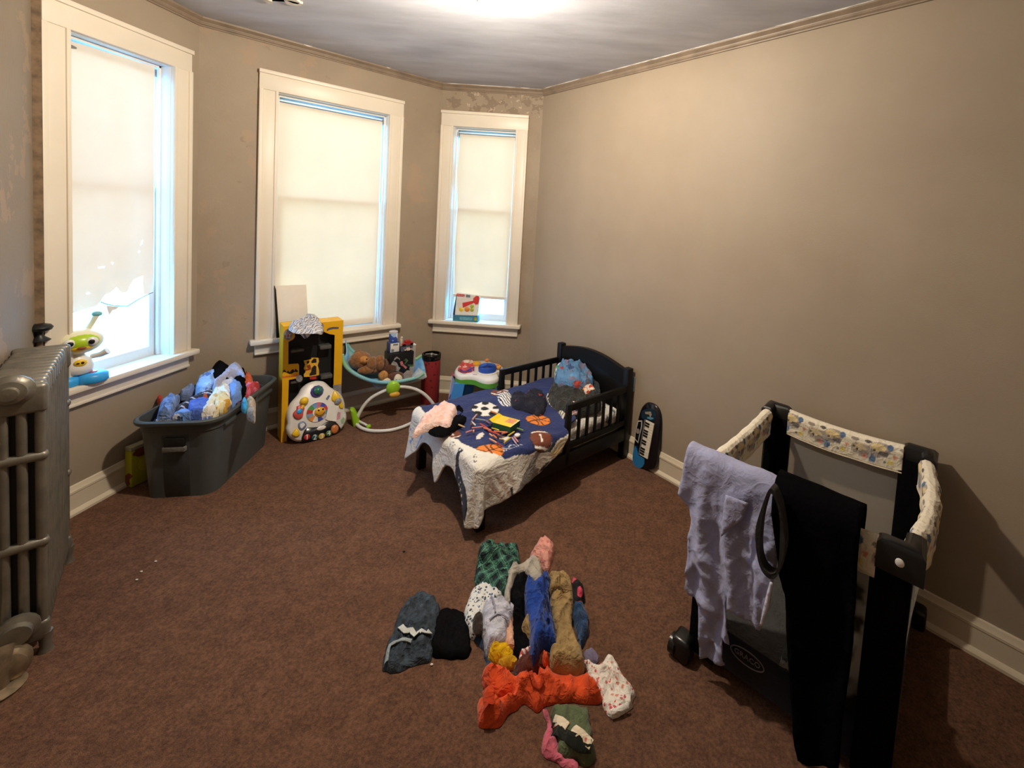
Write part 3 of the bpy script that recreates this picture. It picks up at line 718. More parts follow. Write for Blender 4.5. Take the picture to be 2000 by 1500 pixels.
t = garment('triangle_print_cloth', 'white cloth with red and yellow triangle print below the headboard', 'clothing', [(1137, 756), (1151, 743), (1164, 759), (1156, 765), (1144, 764)], .475, .03, spotted('triangle_print', (226, 206, 190), [(196, 66, 44), (230, 180, 70), (190, 60, 40)], 26, .5), base=.44, group='clothes thrown on the toddler bed', seed=14, ds=.006, R=.012, sm=False)
garment('green_trim_cloth', 'small white and green trimmed cloth at the far bed post', 'clothing', [(1085, 712), (1094, 706), (1104, 707), (1100, 716), (1090, 722), (1085, 720)], .52, .05, striped('green_white_trim', (214, 222, 216), (84, 140, 96), .03, .6, (.2, .1, .9)), base=.42, group='clothes thrown on the toddler bed', seed=15, ds=.007)
garment('navy_sock', 'navy patterned sock hanging on the near guard post end', 'sock', [(1112, 786), (1126, 782), (1134, 786), (1128, 794), (1114, 795)], .43, .03, spotted('pink_white_bits', (222, 190, 186), [(210, 80, 80), (230, 220, 214), (60, 60, 90)], 40, .45), base=.38, group='clothes thrown on the toddler bed', seed=16, ds=.007)['label'] = 'pink and white cloth scrap behind the near guard rail'
bpy.data.objects['navy_sock'].name = 'cloth_scrap'; bpy.data.objects['cloth_scrap']['category'] = 'clothing'

# crayon box and spilled crayons on the comforter
CRY = M('crayon_box_yellow', (236, 206, 30), rough=.55, var=.03); CRG = M('crayon_box_green', (24, 84, 44), rough=.55, var=.03); CRO = M('crayon_box_picture', (230, 150, 110), rough=.55, var=.2, vs=90)
CARD = M('card_white', (232, 230, 224), rough=.7, var=.04); CRD = M('box_inside_dark', (40, 30, 22), rough=.8)
z = .392; c0 = at(989, 823, z+.03); bx = thing('crayon_box', 'open yellow and green crayon box among spilled crayons on bed', 'box', (c0.x, c0.y, z-.004), math.radians(-22))
w, d, h = .060, .048, .034
m = MB(); m.box(-w, w, -d, -d+.002, 0, h); m.box(-w, w, d-.002, d, 0, h); m.box(w-.002, w, -d, d, 0, h); m.box(-w, w, -d, d, 0, .002); m.build('box_sides', CRG, bx, None)
m = MB(); m.box(-w, w, -d, d, h-.001, h+.001); m.build('box_front', CRY, bx, None)
m = MB(); m.box(-w*.1, w*.8, -d*.2, d*.8, h+.001, h+.0016); m.build('picture', CRO, bx, None)
m = MB(); m.box(w*.93, w+.001, -d, d, h+.0005, h+.002); m.build('edge_band', CARD, bx, None)
m = MB(); m.box(-w-.001, -w+.001, -d+.003, d-.003, .003, h-.003); m.build('opening', CRD, bx, None)
m = MB(); m.loft([[(-w, -d, h), (-w, d, h), (-w, d, h+.0016), (-w, -d, h+.0016)], [(-w-.022, -d-.002, h+.012), (-w-.022, d-.006, h+.012), (-w-.022, d-.006, h+.0136), (-w-.022, -d-.002, h+.0136)], [(-w-.045, -d, h-.010), (-w-.045, d-.012, h-.010), (-w-.045, d-.012, h-.0085), (-w-.045, -d, h-.0085)]]); m.build('open_flap', CRY, bx, None)
CR = {'peach': (226, 168, 140), 'grey blue': (140, 152, 170), 'white': (230, 226, 220), 'brown': (120, 80, 60), 'pink': (222, 140, 138), 'red': (206, 74, 62), 'yellow': (224, 192, 66), 'salmon': (222, 128, 104), 'orange': (222, 130, 56), 'tan': (206, 170, 120), 'lilac': (190, 168, 206), 'green': (120, 160, 90), 'mauve': (150, 110, 120), 'maroon': (140, 52, 58)}
CL = [('peach', 520, 170, 600, 75, 'nearest the soccer ball print'), ('grey blue', 570, 155, 740, 180, 'lying level below the soccer ball'), ('white', 510, 200, 575, 260, 'short, left of the crayon spill'), ('brown', 497, 262, 513, 195, 'upright in the spill at its left edge'), ('pink', 510, 305, 700, 285, 'leftmost long one in the spill'), ('pink', 415, 378, 520, 342, 'lowest at the left end of the spill'), ('peach', 538, 372, 545, 335, 'stub at the left end of the spill'),
      ('red', 650, 235, 780, 315, 'pointing up left of the box'), ('salmon', 705, 300, 830, 340, 'just below the box flap'), ('red', 780, 345, 960, 410, 'longest below the box flap'), ('yellow', 840, 300, 960, 340, 'shorter, under the box corner'), ('yellow', 905, 322, 1100, 333, 'long, under the box edge'), ('salmon', 870, 360, 1100, 378, 'long, below the yellow one'), ('salmon', 1000, 398, 1160, 350, 'slanting up towards the white cap'), ('peach', 800, 400, 850, 440, 'stub below the red one'),
      ('orange', 860, 420, 920, 470, 'short, lower middle of the spill'), ('brown', 930, 420, 1030, 452, 'lower middle of the spill'), ('tan', 960, 478, 1032, 492, 'short, lowest in the middle of the spill'), ('yellow', 1040, 545, 1150, 460, 'lowest of the two by the white cap'), ('yellow', 1100, 432, 1212, 360, 'upper of the two by the white cap'), ('lilac', 1168, 460, 1240, 562, 'pointing down below the white cap'), ('pink', 1195, 440, 1268, 532, 'beside the lilac crayon below the cap'),
      ('red', 1195, 318, 1290, 212, 'standing off the right box edge'), ('green', 1250, 308, 1352, 342, 'alone, right of the box'), ('peach', 800, 478, 930, 550, 'upper of the two lowest long ones'), ('maroon', 900, 528, 1025, 612, 'lowest of all towards the bed foot'), ('tan', 250, 230, 400, 290, 'alone beside the black shirt'), ('mauve', 742, 182, 832, 262, 'between spill and box flap'), ('orange', 820, 30, 930, 72, 'on the soccer ball print')]
for nm, ax, ay, bx_, by_, wh in CL:
    p, q = at(860+ax/8.333, 800+ay/8.333, .387), at(860+bx_/8.333, 800+by_/8.333, .387)
    dz = .004*nz(p.x*30, p.y*30, 3); p.z = q.z = .388 + abs(dz)
    d = (q-p); L_ = d.length
    cr = thing('crayon', nm+' crayon '+wh, 'crayon', p, 0, 'crayons spilled on the comforter')
    c = Vector((0, 0, 0)); e = d
    m = MB(); m.tube([c, c+e*.8], .0045, 7); m.build('paper_wrap', M('crayon_paper_'+nm.replace(' ', '_'), tuple(int(a*.93) for a in CR[nm]), rough=.7, var=0), cr)
    m = MB(); m.tube([c+e*.8, c+e*.93, c+e], [.0038, .0034, .0012], 7); m.build('wax_tip', M('crayon_wax_'+nm.replace(' ', '_'), CR[nm], rough=.4, var=0), cr)
p = at(1010.5, 849, .388); m = MB(); m.lathe([(.012, 0), (.016, .001), (.016, .008), (.013, .011)], 16); o = m.build('bottle_cap', CARD, None); o.location = (p.x, p.y, .380); tag(o, 'round white cap at the right end of the crayons', 'cap')
# ------------------------------------------------------------------ radiator by the left wall
RADM = M('silver_radiator_paint', (132, 126, 114), rough=.42, metal=.55, var=.16, vs=14, bump=.2, bs=90)
RADD = M('radiator_gap_dark', (38, 36, 33), rough=.8, var=.1)
rn = at(96, 1275); W_ = Vector((-.7094, .7048, 0))            # near front corner, direction away along the wall
RO = Vector((-.7048, -.7094, 0))                               # towards the wall
rad = thing('radiator', 'old silver painted cast iron column radiator beside the left bay window', 'radiator', rn, math.atan2(W_.y, W_.x))
# local x: away along the wall, local y: towards the wall (RO = rot90(W_))
RH = .945; NS = 13; PITCH_ = .0425; DEP = .145
for k in range(NS):
    x = .022 + k*PITCH_; m = MB()
    wd = .017
    for c in range(4):                                         # four columns per section
        y = .016 + c*(DEP-.032)/3
        m.tube([(x, y, .10), (x, y, RH-.06)], .0128, 10)
    for zz, hh in ((RH-.05, .05), (.695, .016), (.395, .016), (.085, .036)):
        wd = .0225 if zz > .9 else .017
        e_ = .002 if (zz > .9 or k in (0, NS-1)) else -.006
        m.box(x-wd, x+wd, -e_, DEP+e_, zz-hh, zz+hh*.95, r=.007 if zz > .9 else .012)
    if k in (0, NS-1):
        for y in (.01, DEP-.01): m.tube([(x, y, .0), (x, y, .02), (x, y, .07)], [.020, .014, .018], 8)
    m.build('section', RADM, rad, 50)
m = MB(); m.box(.03, NS*PITCH_, .02, DEP-.02, .07, RH-.03); m.build('gap_shade_block', RADD, rad, None)  # dark filler block, puts the shade between the columns in as colour
def rl(px, py, x=-.002):                                       # sight line met with the end face
    P = rn + W_*x; q = onp(px, py, P, W_) - rn; return (q.dot(RO), q.z)
RX = lambda y, z: Matrix(((0, 0, -1, 0), (1, 0, 0, y), (0, 1, 0, z), (0, 0, 0, 1)))   # lathe axis out of the end face
y, zz = rl(22, 763)
m = MB(); m.lathe([(.050, 0), (.052, .012), (.040, .020), (.036, .032), (.022, .036), (.020, .050), (.001, .052)], 18, RX(y, zz)); m.build('end_plug', RADM, rad, 40)
y, zz = rl(35, 1228)
m = MB(); m.lathe([(.048, 0), (.050, .018), (.036, .026), (.034, .045), (.001, .046)], 18, RX(y, zz)); m.build('bushing', RADM, rad, 40)
BR_ = M('old_valve_nickel', (150, 132, 108), rough=.4, metal=.6, var=.2, vs=40)
y, zz = rl(18, 1272)
m = MB(); m.lathe([(.036, .03), (.054, .036), (.056, .060), (.048, .068), (.050, .078), (.030, .090), (.001, .091)], 18, RX(y, zz-.01)); m.build('valve_nut', BR_, rad, 40)
y, zz = rl(20, 1330)
m = MB(); m.tube([(-.085, y+.01, .0), (-.085, y+.01, .05), (-.08, y+.01, .10), (-.06, y+.01, .125)], [.024, .022, .028, .030], 12); m.build('supply_pipe', BR_, rad, 40)
m = MB(); m.lathe([(.055, .001), (.058, .008), (.030, .016)], 18, Matrix.Translation((-.085, y+.01, 0))); m.build('floor_flange', BR_, rad, 40)
m = MB(); y, zz = rl(27, 714); m.lathe([(.02, 0), (.022, .004), (.016, .006)], 12, Matrix.Translation((.06, .085, RH-.006))); m.build('top_boss', RADD, rad, 40)
q = onp(77, 660, A_ + Vector((.02, 0, 0)), (0, 1, 0)); q2 = rad.location; lp = Vector(((q-rn).dot(W_), (q-rn).dot(RO), 0))
zt = hgt(q, 632)
m = MB(); m.tube([(lp.x, lp.y, .0), (lp.x, lp.y, RH+.02)], .010, 10); m.build('riser_pipe', M('painted_pipe', (128, 108, 88), rough=.55), rad, 40)
KN = M('black_valve_knob', (14, 14, 16), rough=.4, var=.05)
m = MB(); m.lathe([(.030, 0), (.034, .004), (.014, .022), (.011, .034), (.014, .042), (.036, .050), (.041, .062), (.034, .072), (.016, .078), (.001, .079)], 16, Matrix.Translation((lp.x, lp.y, zt-.079))); m.build('valve_knob', KN, rad, 40)

# ------------------------------------------------------------------ toy on the left sill
rb = Vector((-2.50, 2.078, 0)); rob = thing('toy_robot', 'white toy bee robot with lime green face standing on the left window sill', 'toy', (rb.x, rb.y, ZS), math.radians(58)); rob.scale = (.97, .97, .97)
# local -y faces the room centre
def tp(name, mat, par=rob, fn=None):
    m = MB(); fn(m); return m.build(name, mat, par, 60)
sB = M('toy_blue', (52, 160, 232), rough=.35, var=.02); sL = M('toy_lime', (176, 208, 44), rough=.3, var=.03); sY = M('toy_yellow', (240, 196, 40), rough=.35, var=.03)
k_ = 1.0
base = tp('base', sB, fn=lambda m: (m.lathe([(.058, 0), (.064, .006), (.062, .034), (.05, .046), (.02, .05)], 20, Matrix.Translation((-.045, -.01, 0))), m.lathe([(.058, 0), (.064, .006), (.062, .034), (.05, .046), (.02, .05)], 20, Matrix.Translation((.045, -.01, 0)))))
for x in (-.05, .05): tp('foot_button', M('toy_red', (214, 90, 84), rough=.35), base, lambda m: m.lathe([(.018, .046), (.018, .054), (.001, .056)], 12, Matrix.Translation((x, -.02, 0))))
body = tp('body', WHITEP, fn=lambda m: m.lathe([(.030, .042), (.054, .055), (.058, .085), (.050, .120), (.030, .14), (.024, .16)], 20))
tp('belly_badge', sY, body, lambda m: m.ball((0.006, -.053, .112), (.022, .008, .018)))
tp('badge_mark', KN, body, lambda m: (m.ball((-.003, -.0605, .112), (.006, .002, .004)), m.ball((.012, -.0605, .113), (.006, .002, .006))))
for s in (-1, 1): tp('arm', WHITEP, fn=lambda m: m.tube([(s*.05, 0, .125), (s*.078, -.018, .132), (s*.100, -.03, .148)], [.013, .014, .017], 10))
head = tp('head', M('toy_cream', (238, 232, 196), rough=.35, var=.03), fn=lambda m: m.ball((0, 0, .212), (.092, .080, .066), n=22, m=14))
tp('face', sL, head, lambda m: m.ball((.004, -.024, .214), (.074, .062, .050), n=22, m=14))
tp('chin', sY, head, lambda m: m.ball((.004, -.030, .192), (.056, .054, .028), n=18))
for s in (-1, 1):
    e = tp('eye', WHITEP, head, lambda m: m.ball((.004+s*.036, -.074, .218), (.022, .013, .022)))
    tp('pupil', KN, head, lambda m: m.ball((.004+s*.034, -.086, .219), (.011, .004, .012)))
tp('mouth', M('toy_mouth', (150, 76, 40), rough=.5), head, lambda m: m.ball((.006, -.086, .193), (.016, .005, .007)))
for s in (-1, 1):
    a = tp('antenna', M('toy_cream', (238, 232, 196)), head, lambda m: m.tube([(s*.040, 0, .27), (s*.056, 0, .305), (s*.066, -.004, .335)], [.011, .010, .012], 10))
    tp('antenna_tip', M('toy_teal', (120, 190, 200), rough=.4), head, lambda m: m.ball((s*.068, -.004, .340), (.019, .016, .013)))

# ------------------------------------------------------------------ storage tub
TUB = M('grey_tub_plastic', (74, 78, 78), rough=.45, var=.06, vs=6, bump=.05, bs=40)
tz = .43
nl, nr, fr = at(262, 822, tz), at(418, 818, tz), at(525, 742, tz)
yd = (fr-nr).normalized(); yd = Vector((-.215, .977, 0)).normalized(); xd = Vector((yd.y, -yd.x, 0))
tub = thing('storage_tub', 'large dark grey plastic tub heaped with clothes below the left window', 'tub', ((nl+nr)/2).xy.to_3d() + yd*.31, math.atan2(xd.y, xd.x))
TWx, TLy = .185, .375
def rr3(wx, ly, r, z): return [(x, y, z) for x, y in rrect(-wx, wx, -(ly-.05), ly-.05, r, 7)]
m = MB()
prof = [(.150, .325, .055, .004), (.156, .332, .06, .0), (.156, .332, .06, .03), (.176, .356, .07, .36), (.182, .362, .075, .365), (.184, .365, .08, .405)]
m.loft([rr3(*p) for p in prof] + [rr3(.200, .384, .09, .407), rr3(.203, .387, .092, .414), rr3(.203, .387, .092, .424), rr3(.196, .380, .088, .430), rr3(.186, .370, .082, .428), rr3(.180, .362, .078, .40), rr3(.150, .325, .06, .02)], True, True, True)
m.build('body', TUB, tub, 40)
m = MB(); m.box(-.060, .060, -.358, -.300, .0, .352, r=.006)
m.v = [(x*(1+.25*(z-.2)), y - (z)*.071*(1 if y < -.33 else 0) + (.075 if y < -.33 else .05), z) for x, y, z in m.v]
pil = m.build('end_panel', M('grey_tub_plastic_dull', (58, 60, 60), rough=.6), tub, 40)
m = MB(); m.box(-.045, .045, -.318, -.295, .285, .335, r=.004); m.build('handle_hole', M('tub_hole_dark', (10, 10, 10)), tub, 40)
m = MB(); m.box(-.050, .050, -.320, -.295, .262, .288, r=.004); m.build('label', M('tub_label', (120, 118, 112), rough=.5, var=.2, vs=80), tub, 40)
m = MB(); m.box(.182, .192, -.24, .24, .355, .372, r=.003) ; m.box(.176, .190, .05, .075, .27, .40, r=.003); m.build('side_rib', TUB, tub, 40)
G = 'clothes heaped in the grey tub'
def in_tub(pts):
    out = []
    for p in pts:
        q = Vector((p[0]-tub.location.x, p[1]-tub.location.y, 0)); a, b = q.dot(xd), q.dot(yd)
        a, b = max(-.178, min(.178, a)), max(-.311, min(.311, b)); k = math.hypot(max(abs(a)-.10, 0), max(abs(b)-.233, 0))
        if k > .078:
            sx, sy = math.copysign(1, a), math.copysign(1, b); a = sx*(.10+(abs(a)-.10)*.078/k) if abs(a) > .10 else a; b = sy*(.233+(abs(b)-.233)*.078/k) if abs(b) > .233 else b
        w = tub.location + xd*a + yd*b; n = np.array((w.x, w.y))
        if not out or np.linalg.norm(n-out[-1]) > .0015: out.append(n)
    while np.linalg.norm(out[0]-out[-1]) < .0015: out.pop()
    return out
def tc(name, label, cat, pts, z, th, mat, **k):
    px = [(300+a/8.696, 690+b/8.696) for a, b in pts]
    if name not in ('tan_sock', 'cyan_sock', 'red_sock', 'black_hat'): k['clampf'] = in_tub
    th = th*.75; k.setdefault('base', max(.405, z-.09) if z < .52 else z-.12); k.setdefault('seed', len(bpy.data.objects)); k.setdefault('ds', .0065); k.setdefault('R', .016); k.setdefault('grow', 1.12); k.setdefault('wr', 1.4)
    if 'fold' not in k: k['fold'] = (37*len(bpy.data.objects) % 180, 12, .016)
    return garment(name, label, cat, px, z, th, mat, group=G, **k)
SKY = cloth('sky_blue_cloth', (112, 150, 214)); BLU = cloth('mid_blue_cloth', (76, 104, 186)); PBL = cloth('pale_blue_cloth', (150, 182, 226)); NVY = cloth('navy_cloth', (34, 38, 62)); GBL = cloth('grey_blue_cloth', (120, 132, 160))
REDC = cloth('red_cloth', (190, 60, 52)); ORG = cloth('orange_cloth', (206, 88, 48)); ROSE = spotted('rose_cloth', (196, 70, 84), [(196, 70, 84), (220, 110, 140), (170, 50, 50)], 18, .5); LAV = cloth('lavender_cloth', (176, 178, 206))
m = MB(); m.loft([rr3(.148, .322, .06, .03), rr3(.172, .35, .07, .34), rr3(.15, .32, .07, .395), rr3(.10, .24, .05, .43), rr3(.03, .14, .02, .445)]); o = m.build('dark_clothes', NVY, None, 60); o.location = tub.location; o.rotation_euler = tub.rotation_euler
tag(o, 'dark navy garment filling the bottom of the grey tub', 'clothing', G)
tc('red_sock', 'red cloth tip at the left rim of the tub heap', 'clothing', [(45, 650), (90, 630), (140, 645), (130, 830), (80, 780)], .43, .06, REDC)
tc('denim_shirt', 'blue grey denim shirt along the left side of the tub heap', 'shirt', [(100, 860), (150, 720), (210, 640), (280, 490), (400, 480), (430, 600), (390, 740), (330, 880), (250, 1010), (90, 1020)], .47, .07, cloth('denim_pale_blue', (118, 146, 196), var=.3, vs=30), fold=(80, 14, .02))
tc('grey_blue_shirt', 'grey blue shirt lump at the upper left of the tub heap', 'shirt', [(430, 490), (510, 420), (600, 425), (690, 490), (640, 540), (560, 560), (470, 560)], .485, .08, GBL, fold=(30, 14, .014))
tc('black_hat', 'black rounded cap topping the tub heap', 'cap', [(955, 220), (1010, 110), (1090, 55), (1190, 60), (1270, 110), (1330, 160), (1250, 280), (1100, 300), (960, 280)], .545, .14, BLACKF, fold=(0, 5, .004), sharp=.2, wr=.2, R=.07)
tc('pale_blue_shirt', 'pale blue patterned shirt in the middle of the tub heap', 'shirt', [(745, 420), (780, 330), (880, 285), (1060, 270), (1130, 320), (1050, 480), (880, 560), (740, 530)], .495, .09, spotted('pale_blue_pattern', (150, 184, 230), [(150, 184, 230), (88, 120, 190), (170, 200, 236)], 22, .45), fold=(20, 14, .016))
tc('black_shirt', 'black shirt showing at the right of the tub heap below lavender arc', 'shirt', [(1340, 310), (1420, 270), (1500, 240), (1560, 260), (1570, 400), (1500, 450), (1370, 440)], .49, .09, BLACKF)
tc('orange_shirt', 'orange red cloth at the far right of the tub heap', 'shirt', [(1500, 340), (1600, 300), (1670, 350), (1680, 460), (1600, 500), (1500, 480)], .47, .09, ORG, fold=(60, 12, .014))
tc('lavender_trousers', 'lavender trouser leg arching over the tub heap', 'trousers', [(1040, 410), (1150, 290), (1260, 190), (1380, 150), (1480, 180), (1525, 290), (1480, 300), (1420, 260), (1310, 285), (1180, 380), (1080, 450)], .53, .07, LAV, fold=(45, 10, .01), R=.03)
tc('white_collar_top', 'pale white collared top under the lavender trouser leg', 'shirt', [(1080, 420), (1200, 350), (1330, 330), (1365, 410), (1320, 450), (1200, 450), (1090, 480)], .505, .06, cloth('off_white_cloth', (206, 208, 222)), fold=(10, 12, .012))
tc('rose_shirt', 'rose and red patterned shirt against the right rim of the tub', 'shirt', [(1550, 530), (1640, 490), (1770, 445), (1820, 560), (1780, 650), (1700, 720), (1570, 700)], .475, .07, ROSE, fold=(50, 12, .016))
tc('striped_strap', 'dark belt with pale stripe lying across the tub heap', 'belt', [(300, 1020), (440, 860), (620, 710), (870, 565), (990, 575), (960, 690), (760, 730), (540, 880), (350, 1040)], .482, .06, striped('dark_strap_stripe', (40, 42, 56), (178, 180, 196), .05, .74, (-.55, .8, 0), 0), fold=(45, 6, .006), R=.03)
tc('blue_jersey', 'large sky blue jersey at the near end of the tub heap', 'shirt', [(150, 1200), (280, 1060), (400, 930), (530, 905), (660, 970), (760, 1070), (780, 1195), (500, 1215)], .475, .07, SKY, fold=(20, 9, .014))
tc('royal_blue_shirt', 'mid blue shirt in the front middle of the tub heap', 'shirt', [(600, 850), (720, 790), (860, 745), (980, 800), (920, 900), (920, 1020), (1090, 1070), (1080, 1130), (900, 1180), (760, 1200), (700, 1050), (640, 960)], .48, .07, BLU, fold=(70, 11, .016))
tc('blue_shorts', 'light blue shorts with dark waistband at the right of tub heap', 'shorts', [(1280, 480), (1440, 460), (1500, 530), (1490, 660), (1480, 750), (1390, 770), (1310, 690)], .485, .07, SKY, fold=(80, 14, .014))
tc('dark_cuff', 'black waistband cloth beside the rose shirt in the tub', 'clothing', [(1500, 540), (1560, 500), (1590, 560), (1560, 680), (1500, 730), (1480, 650)], .468, .06, BLACKF)
tc('navy_pyjama', 'dark navy pyjama with a white button by the front rim of the tub', 'clothing', [(1290, 980), (1340, 880), (1420, 810), (1490, 830), (1450, 920), (1340, 980)], .448, .05, NVY)
tc('cream_print_shirt', 'white printed shirt in the upper front of the tub heap', 'shirt', [(1070, 470), (1190, 430), (1290, 490), (1300, 640), (1270, 720), (1150, 730), (1020, 790), (890, 810), (1000, 640)], .485, .07, spotted('cream_blue_print', (222, 222, 214), [(222, 222, 214), (170, 196, 214), (200, 180, 130)], 22, .4), fold=(60, 12, .016))
tc('yellow_print_shirt', 'white and mustard yellow printed shirt at the front of tub heap', 'shirt', [(1040, 750), (1150, 690), (1270, 710), (1345, 790), (1310, 890), (1280, 1000), (1250, 1090), (1110, 1100), (1080, 920)], .492, .06, spotted('mustard_print', (222, 206, 160), [(206, 160, 60), (226, 220, 200), (196, 144, 50), (60, 50, 40)], 20, .5), fold=(70, 12, .016))
tc('black_line_print_shirt', 'small white shirt with black line print left of the mustard shirt', 'shirt', [(830, 900), (900, 840), (1000, 830), (1060, 870), (1030, 960), (1000, 1030), (920, 1040), (850, 980)], .49, .05, spotted('white_black_print', (226, 222, 214), [(226, 222, 214), (60, 50, 50), (226, 222, 214)], 30, .35), fold=(40, 12, .012))
tc('tan_sock', 'tan sock hanging over the right rim of the tub', 'sock', [(1575, 740), (1640, 705), (1700, 720), (1722, 830), (1715, 950), (1650, 930), (1600, 890)], .452, .05, cloth('tan_cloth', (190, 170, 150)), base=.38)
tc('cyan_sock', 'small cyan blue sock beside the tan sock on the tub rim', 'sock', [(1490, 820), (1540, 770), (1590, 780), (1600, 860), (1530, 880)], .45, .03, cloth('cyan_cloth', (70, 170, 220)))
tc('white_sock', 'white sock tip at the near left corner of the tub', 'sock', [(15, 1190), (30, 1080), (80, 1050), (130, 1130), (140, 1195), (70, 1205)], .455, .04, cloth('white_cloth', (224, 226, 232)))
tc('salmon_cloth', 'salmon pink cloth scrap left in the tub above the jersey', 'clothing', [(100, 1050), (170, 1020), (250, 1040), (240, 1070), (150, 1085)], .43, .04, cloth('salmon_cloth', (206, 130, 110)))
tc('orange_lining', 'orange lining showing under the striped belt in the tub', 'clothing', [(830, 690), (900, 660), (945, 670), (910, 720), (840, 735)], .475, .04, ORG)

# yellow green package between tub and wall
p = at(250, 950); yb = thing('snack_packet', 'yellow green packet wedged between grey tub and left wall', 'packet', (-2.445, p.y+.075, 0), math.radians(80))
m = MB(); m.box(-.085, .085, -.025, .025, .0, .20, r=.008); m.build('packet_body', spotted('yellow_packet', (176, 176, 30), [(176, 176, 30), (120, 60, 40), (200, 196, 60), (90, 84, 40)], 14, .5, .45), yb)
m = MB(); m.box(-.085, .085, -.022, .022, .2, .222, r=.004); m.build('packet_seal', M('packet_white', (180, 176, 150)), yb)
# ------------------------------------------------------------------ plane frames for toys that stand or lean
class PF:
    """X along xd, Y up the (leaning) face, Z out of the face; lp() gives face coordinates of a sight line"""
    def __init__(s, P0, xd, lean=0.):
        s.P = Vector(P0); s.X = Vector(xd).normalized(); o = Vector((s.X.y, -s.X.x, 0)); a = math.radians(lean)
        s.Y = -o*math.sin(a) + Vector((0, 0, math.cos(a))); s.Z = s.X.cross(s.Y)
        s.M = Matrix(((s.X.x, s.Y.x, s.Z.x, s.P.x), (s.X.y, s.Y.y, s.Z.y, s.P.y), (s.X.z, s.Y.z, s.Z.z, s.P.z), (0, 0, 0, 1)))
    def lp(s, px, py, z=0.):
        q = onp(px, py, s.P + s.Z*z, s.Z) - s.P; return (q.dot(s.X), q.dot(s.Y))
    def root(s, *a, **k): 
        o = thing(*a, **k); o.location = s.P; o.rotation_euler = s.M.to_3x3().to_euler(); return o
DBC = Vector((.7047, .7095, 0)); OBC = Vector((.7095, -.7047, 0)); DDE = Vector((.7094, -.7048, 0))
def flat(name, mat, par, poly, z0, z1, bev=0, smooth=30):
    m = MB(); m.prism(poly, z0, z1, None, bev); return m.build(name, mat, par, smooth)
def text(name, s, size, mat, par, x, y, z, rot=0., ext=.0006):
    cu = bpy.data.curves.new(name, 'FONT'); cu.body = s; cu.size = size; cu.align_x = 'CENTER'; cu.align_y = 'CENTER'; cu.extrude = ext; cu.resolution_u = 2
    tmp = bpy.data.objects.new('tmp', cu); COL.objects.link(tmp); bpy.context.view_layer.update()
    me = bpy.data.meshes.new_from_object(tmp.evaluated_get(bpy.context.evaluated_depsgraph_get())); bpy.data.objects.remove(tmp)
    me.transform(Matrix.Translation((x, y, z)) @ Matrix.Rotation(rot, 4, 'Z')); me.materials.clear()
    return mesh_obj(name, me, mat, par, None)

# ------------------------------------------------------------------ empty yellow toy package
YEL = M('carton_yellow', (236, 178, 18), rough=.5, var=.05, vs=6); BLK = M('carton_black_inside', (14, 14, 18), rough=.6, var=.1)
y0 = at(553, 863); fy = PF((y0.x, y0.y, 0), DBC)
yr = fy.root('toy_package', 'tall empty yellow and black toy package standing by the middle window', 'package')
xl, _ = fy.lp(551, 750); xr, _ = fy.lp(667, 740); hh = fy.lp(549, 638)[1]; dp = .125
ww = xr-xl; X0 = xl
flat('side_panel', YEL, yr, [(X0, 0), (X0+.004, 0), (X0+.004, hh), (X0, hh)], -dp, 0); flat('side_panel', YEL, yr, [(xr-.004, 0), (xr, 0), (xr, hh), (xr-.004, hh)], -dp, 0)
flat('back_panel', BLK, yr, [(X0+.004, 0), (xr-.004, 0), (xr-.004, hh), (X0+.004, hh)], -dp, -dp+.004)
top = flat('top_panel', YEL, yr, [(X0+.004, hh-.004), (xr-.004, hh-.004), (xr-.004, hh), (X0+.004, hh)], -dp+.004, 0)
Q = lambda pts: [fy.lp(540+a/9.373, 600+b/9.373) for a, b in pts]
q = Q([(215, 630), (330, 560), (335, 400), (860, 420), (905, 470), (1065, 505), (1062, 1400)])
ix0, ix1 = Q([(222, 900)])[0][0], Q([(1063, 900)])[0][0]
fr_l = [(X0, 0), (ix0, 0)] + Q([(225, 1330), (410, 1290), (412, 1060), (395, 1030), (215, 1045), (218, 632), (300, 590), (335, 545), (335, 395)]) + [(Q([(335, 300)])[0][0], hh), (X0, hh)]
fr_r = [(xr, .0), (xr, hh), (Q([(835, 260)])[0][0], hh)] + Q([(870, 450), (965, 490), (1065, 505)]) + [(ix1, 0)]
flat('front_frame', YEL, yr, fr_l, -.001, .003); flat('front_frame', YEL, yr, fr_r, -.001, .003)
flat('inner_liner', BLK, yr, [(ix0-.01, .005), (ix1+.01, .005), (ix1+.01, hh-.02), (ix0-.01, hh-.02)], -dp+.01, -.075)
TRAY = M('clear_tray_plastic', (92, 92, 90), rough=.25, var=.2, vs=40); GRY = M('carton_grey_print', (150, 150, 158), rough=.5, var=.25, vs=120)
for a0, b0, a1, b1 in ((265, 765, 515, 850), (800, 690, 1015, 790), (820, 1230, 1035, 1335), (260, 1340, 475, 1420)):
    (xa, ya), (xb, yb_) = Q([(a0, b1), (a1, b0)]); m = MB(); m.box(xa, xb, ya, yb_, -.07, -.004, r=.006); m.build('tray', TRAY, yr)
PIC = M('picture_yellow', (238, 184, 60), rough=.5, var=.1, vs=30); PDK = M('picture_dark', (30, 24, 22), rough=.6)
t = flat('card_insert', PIC, yr, Q([(505, 985), (640, 960), (650, 930), (775, 935), (785, 1000), (760, 1070), (785, 1160), (785, 1250), (700, 1265), (600, 1280), (510, 1285), (505, 1240), (540, 1190), (505, 1130), (530, 1060)]), -.012, -.009)
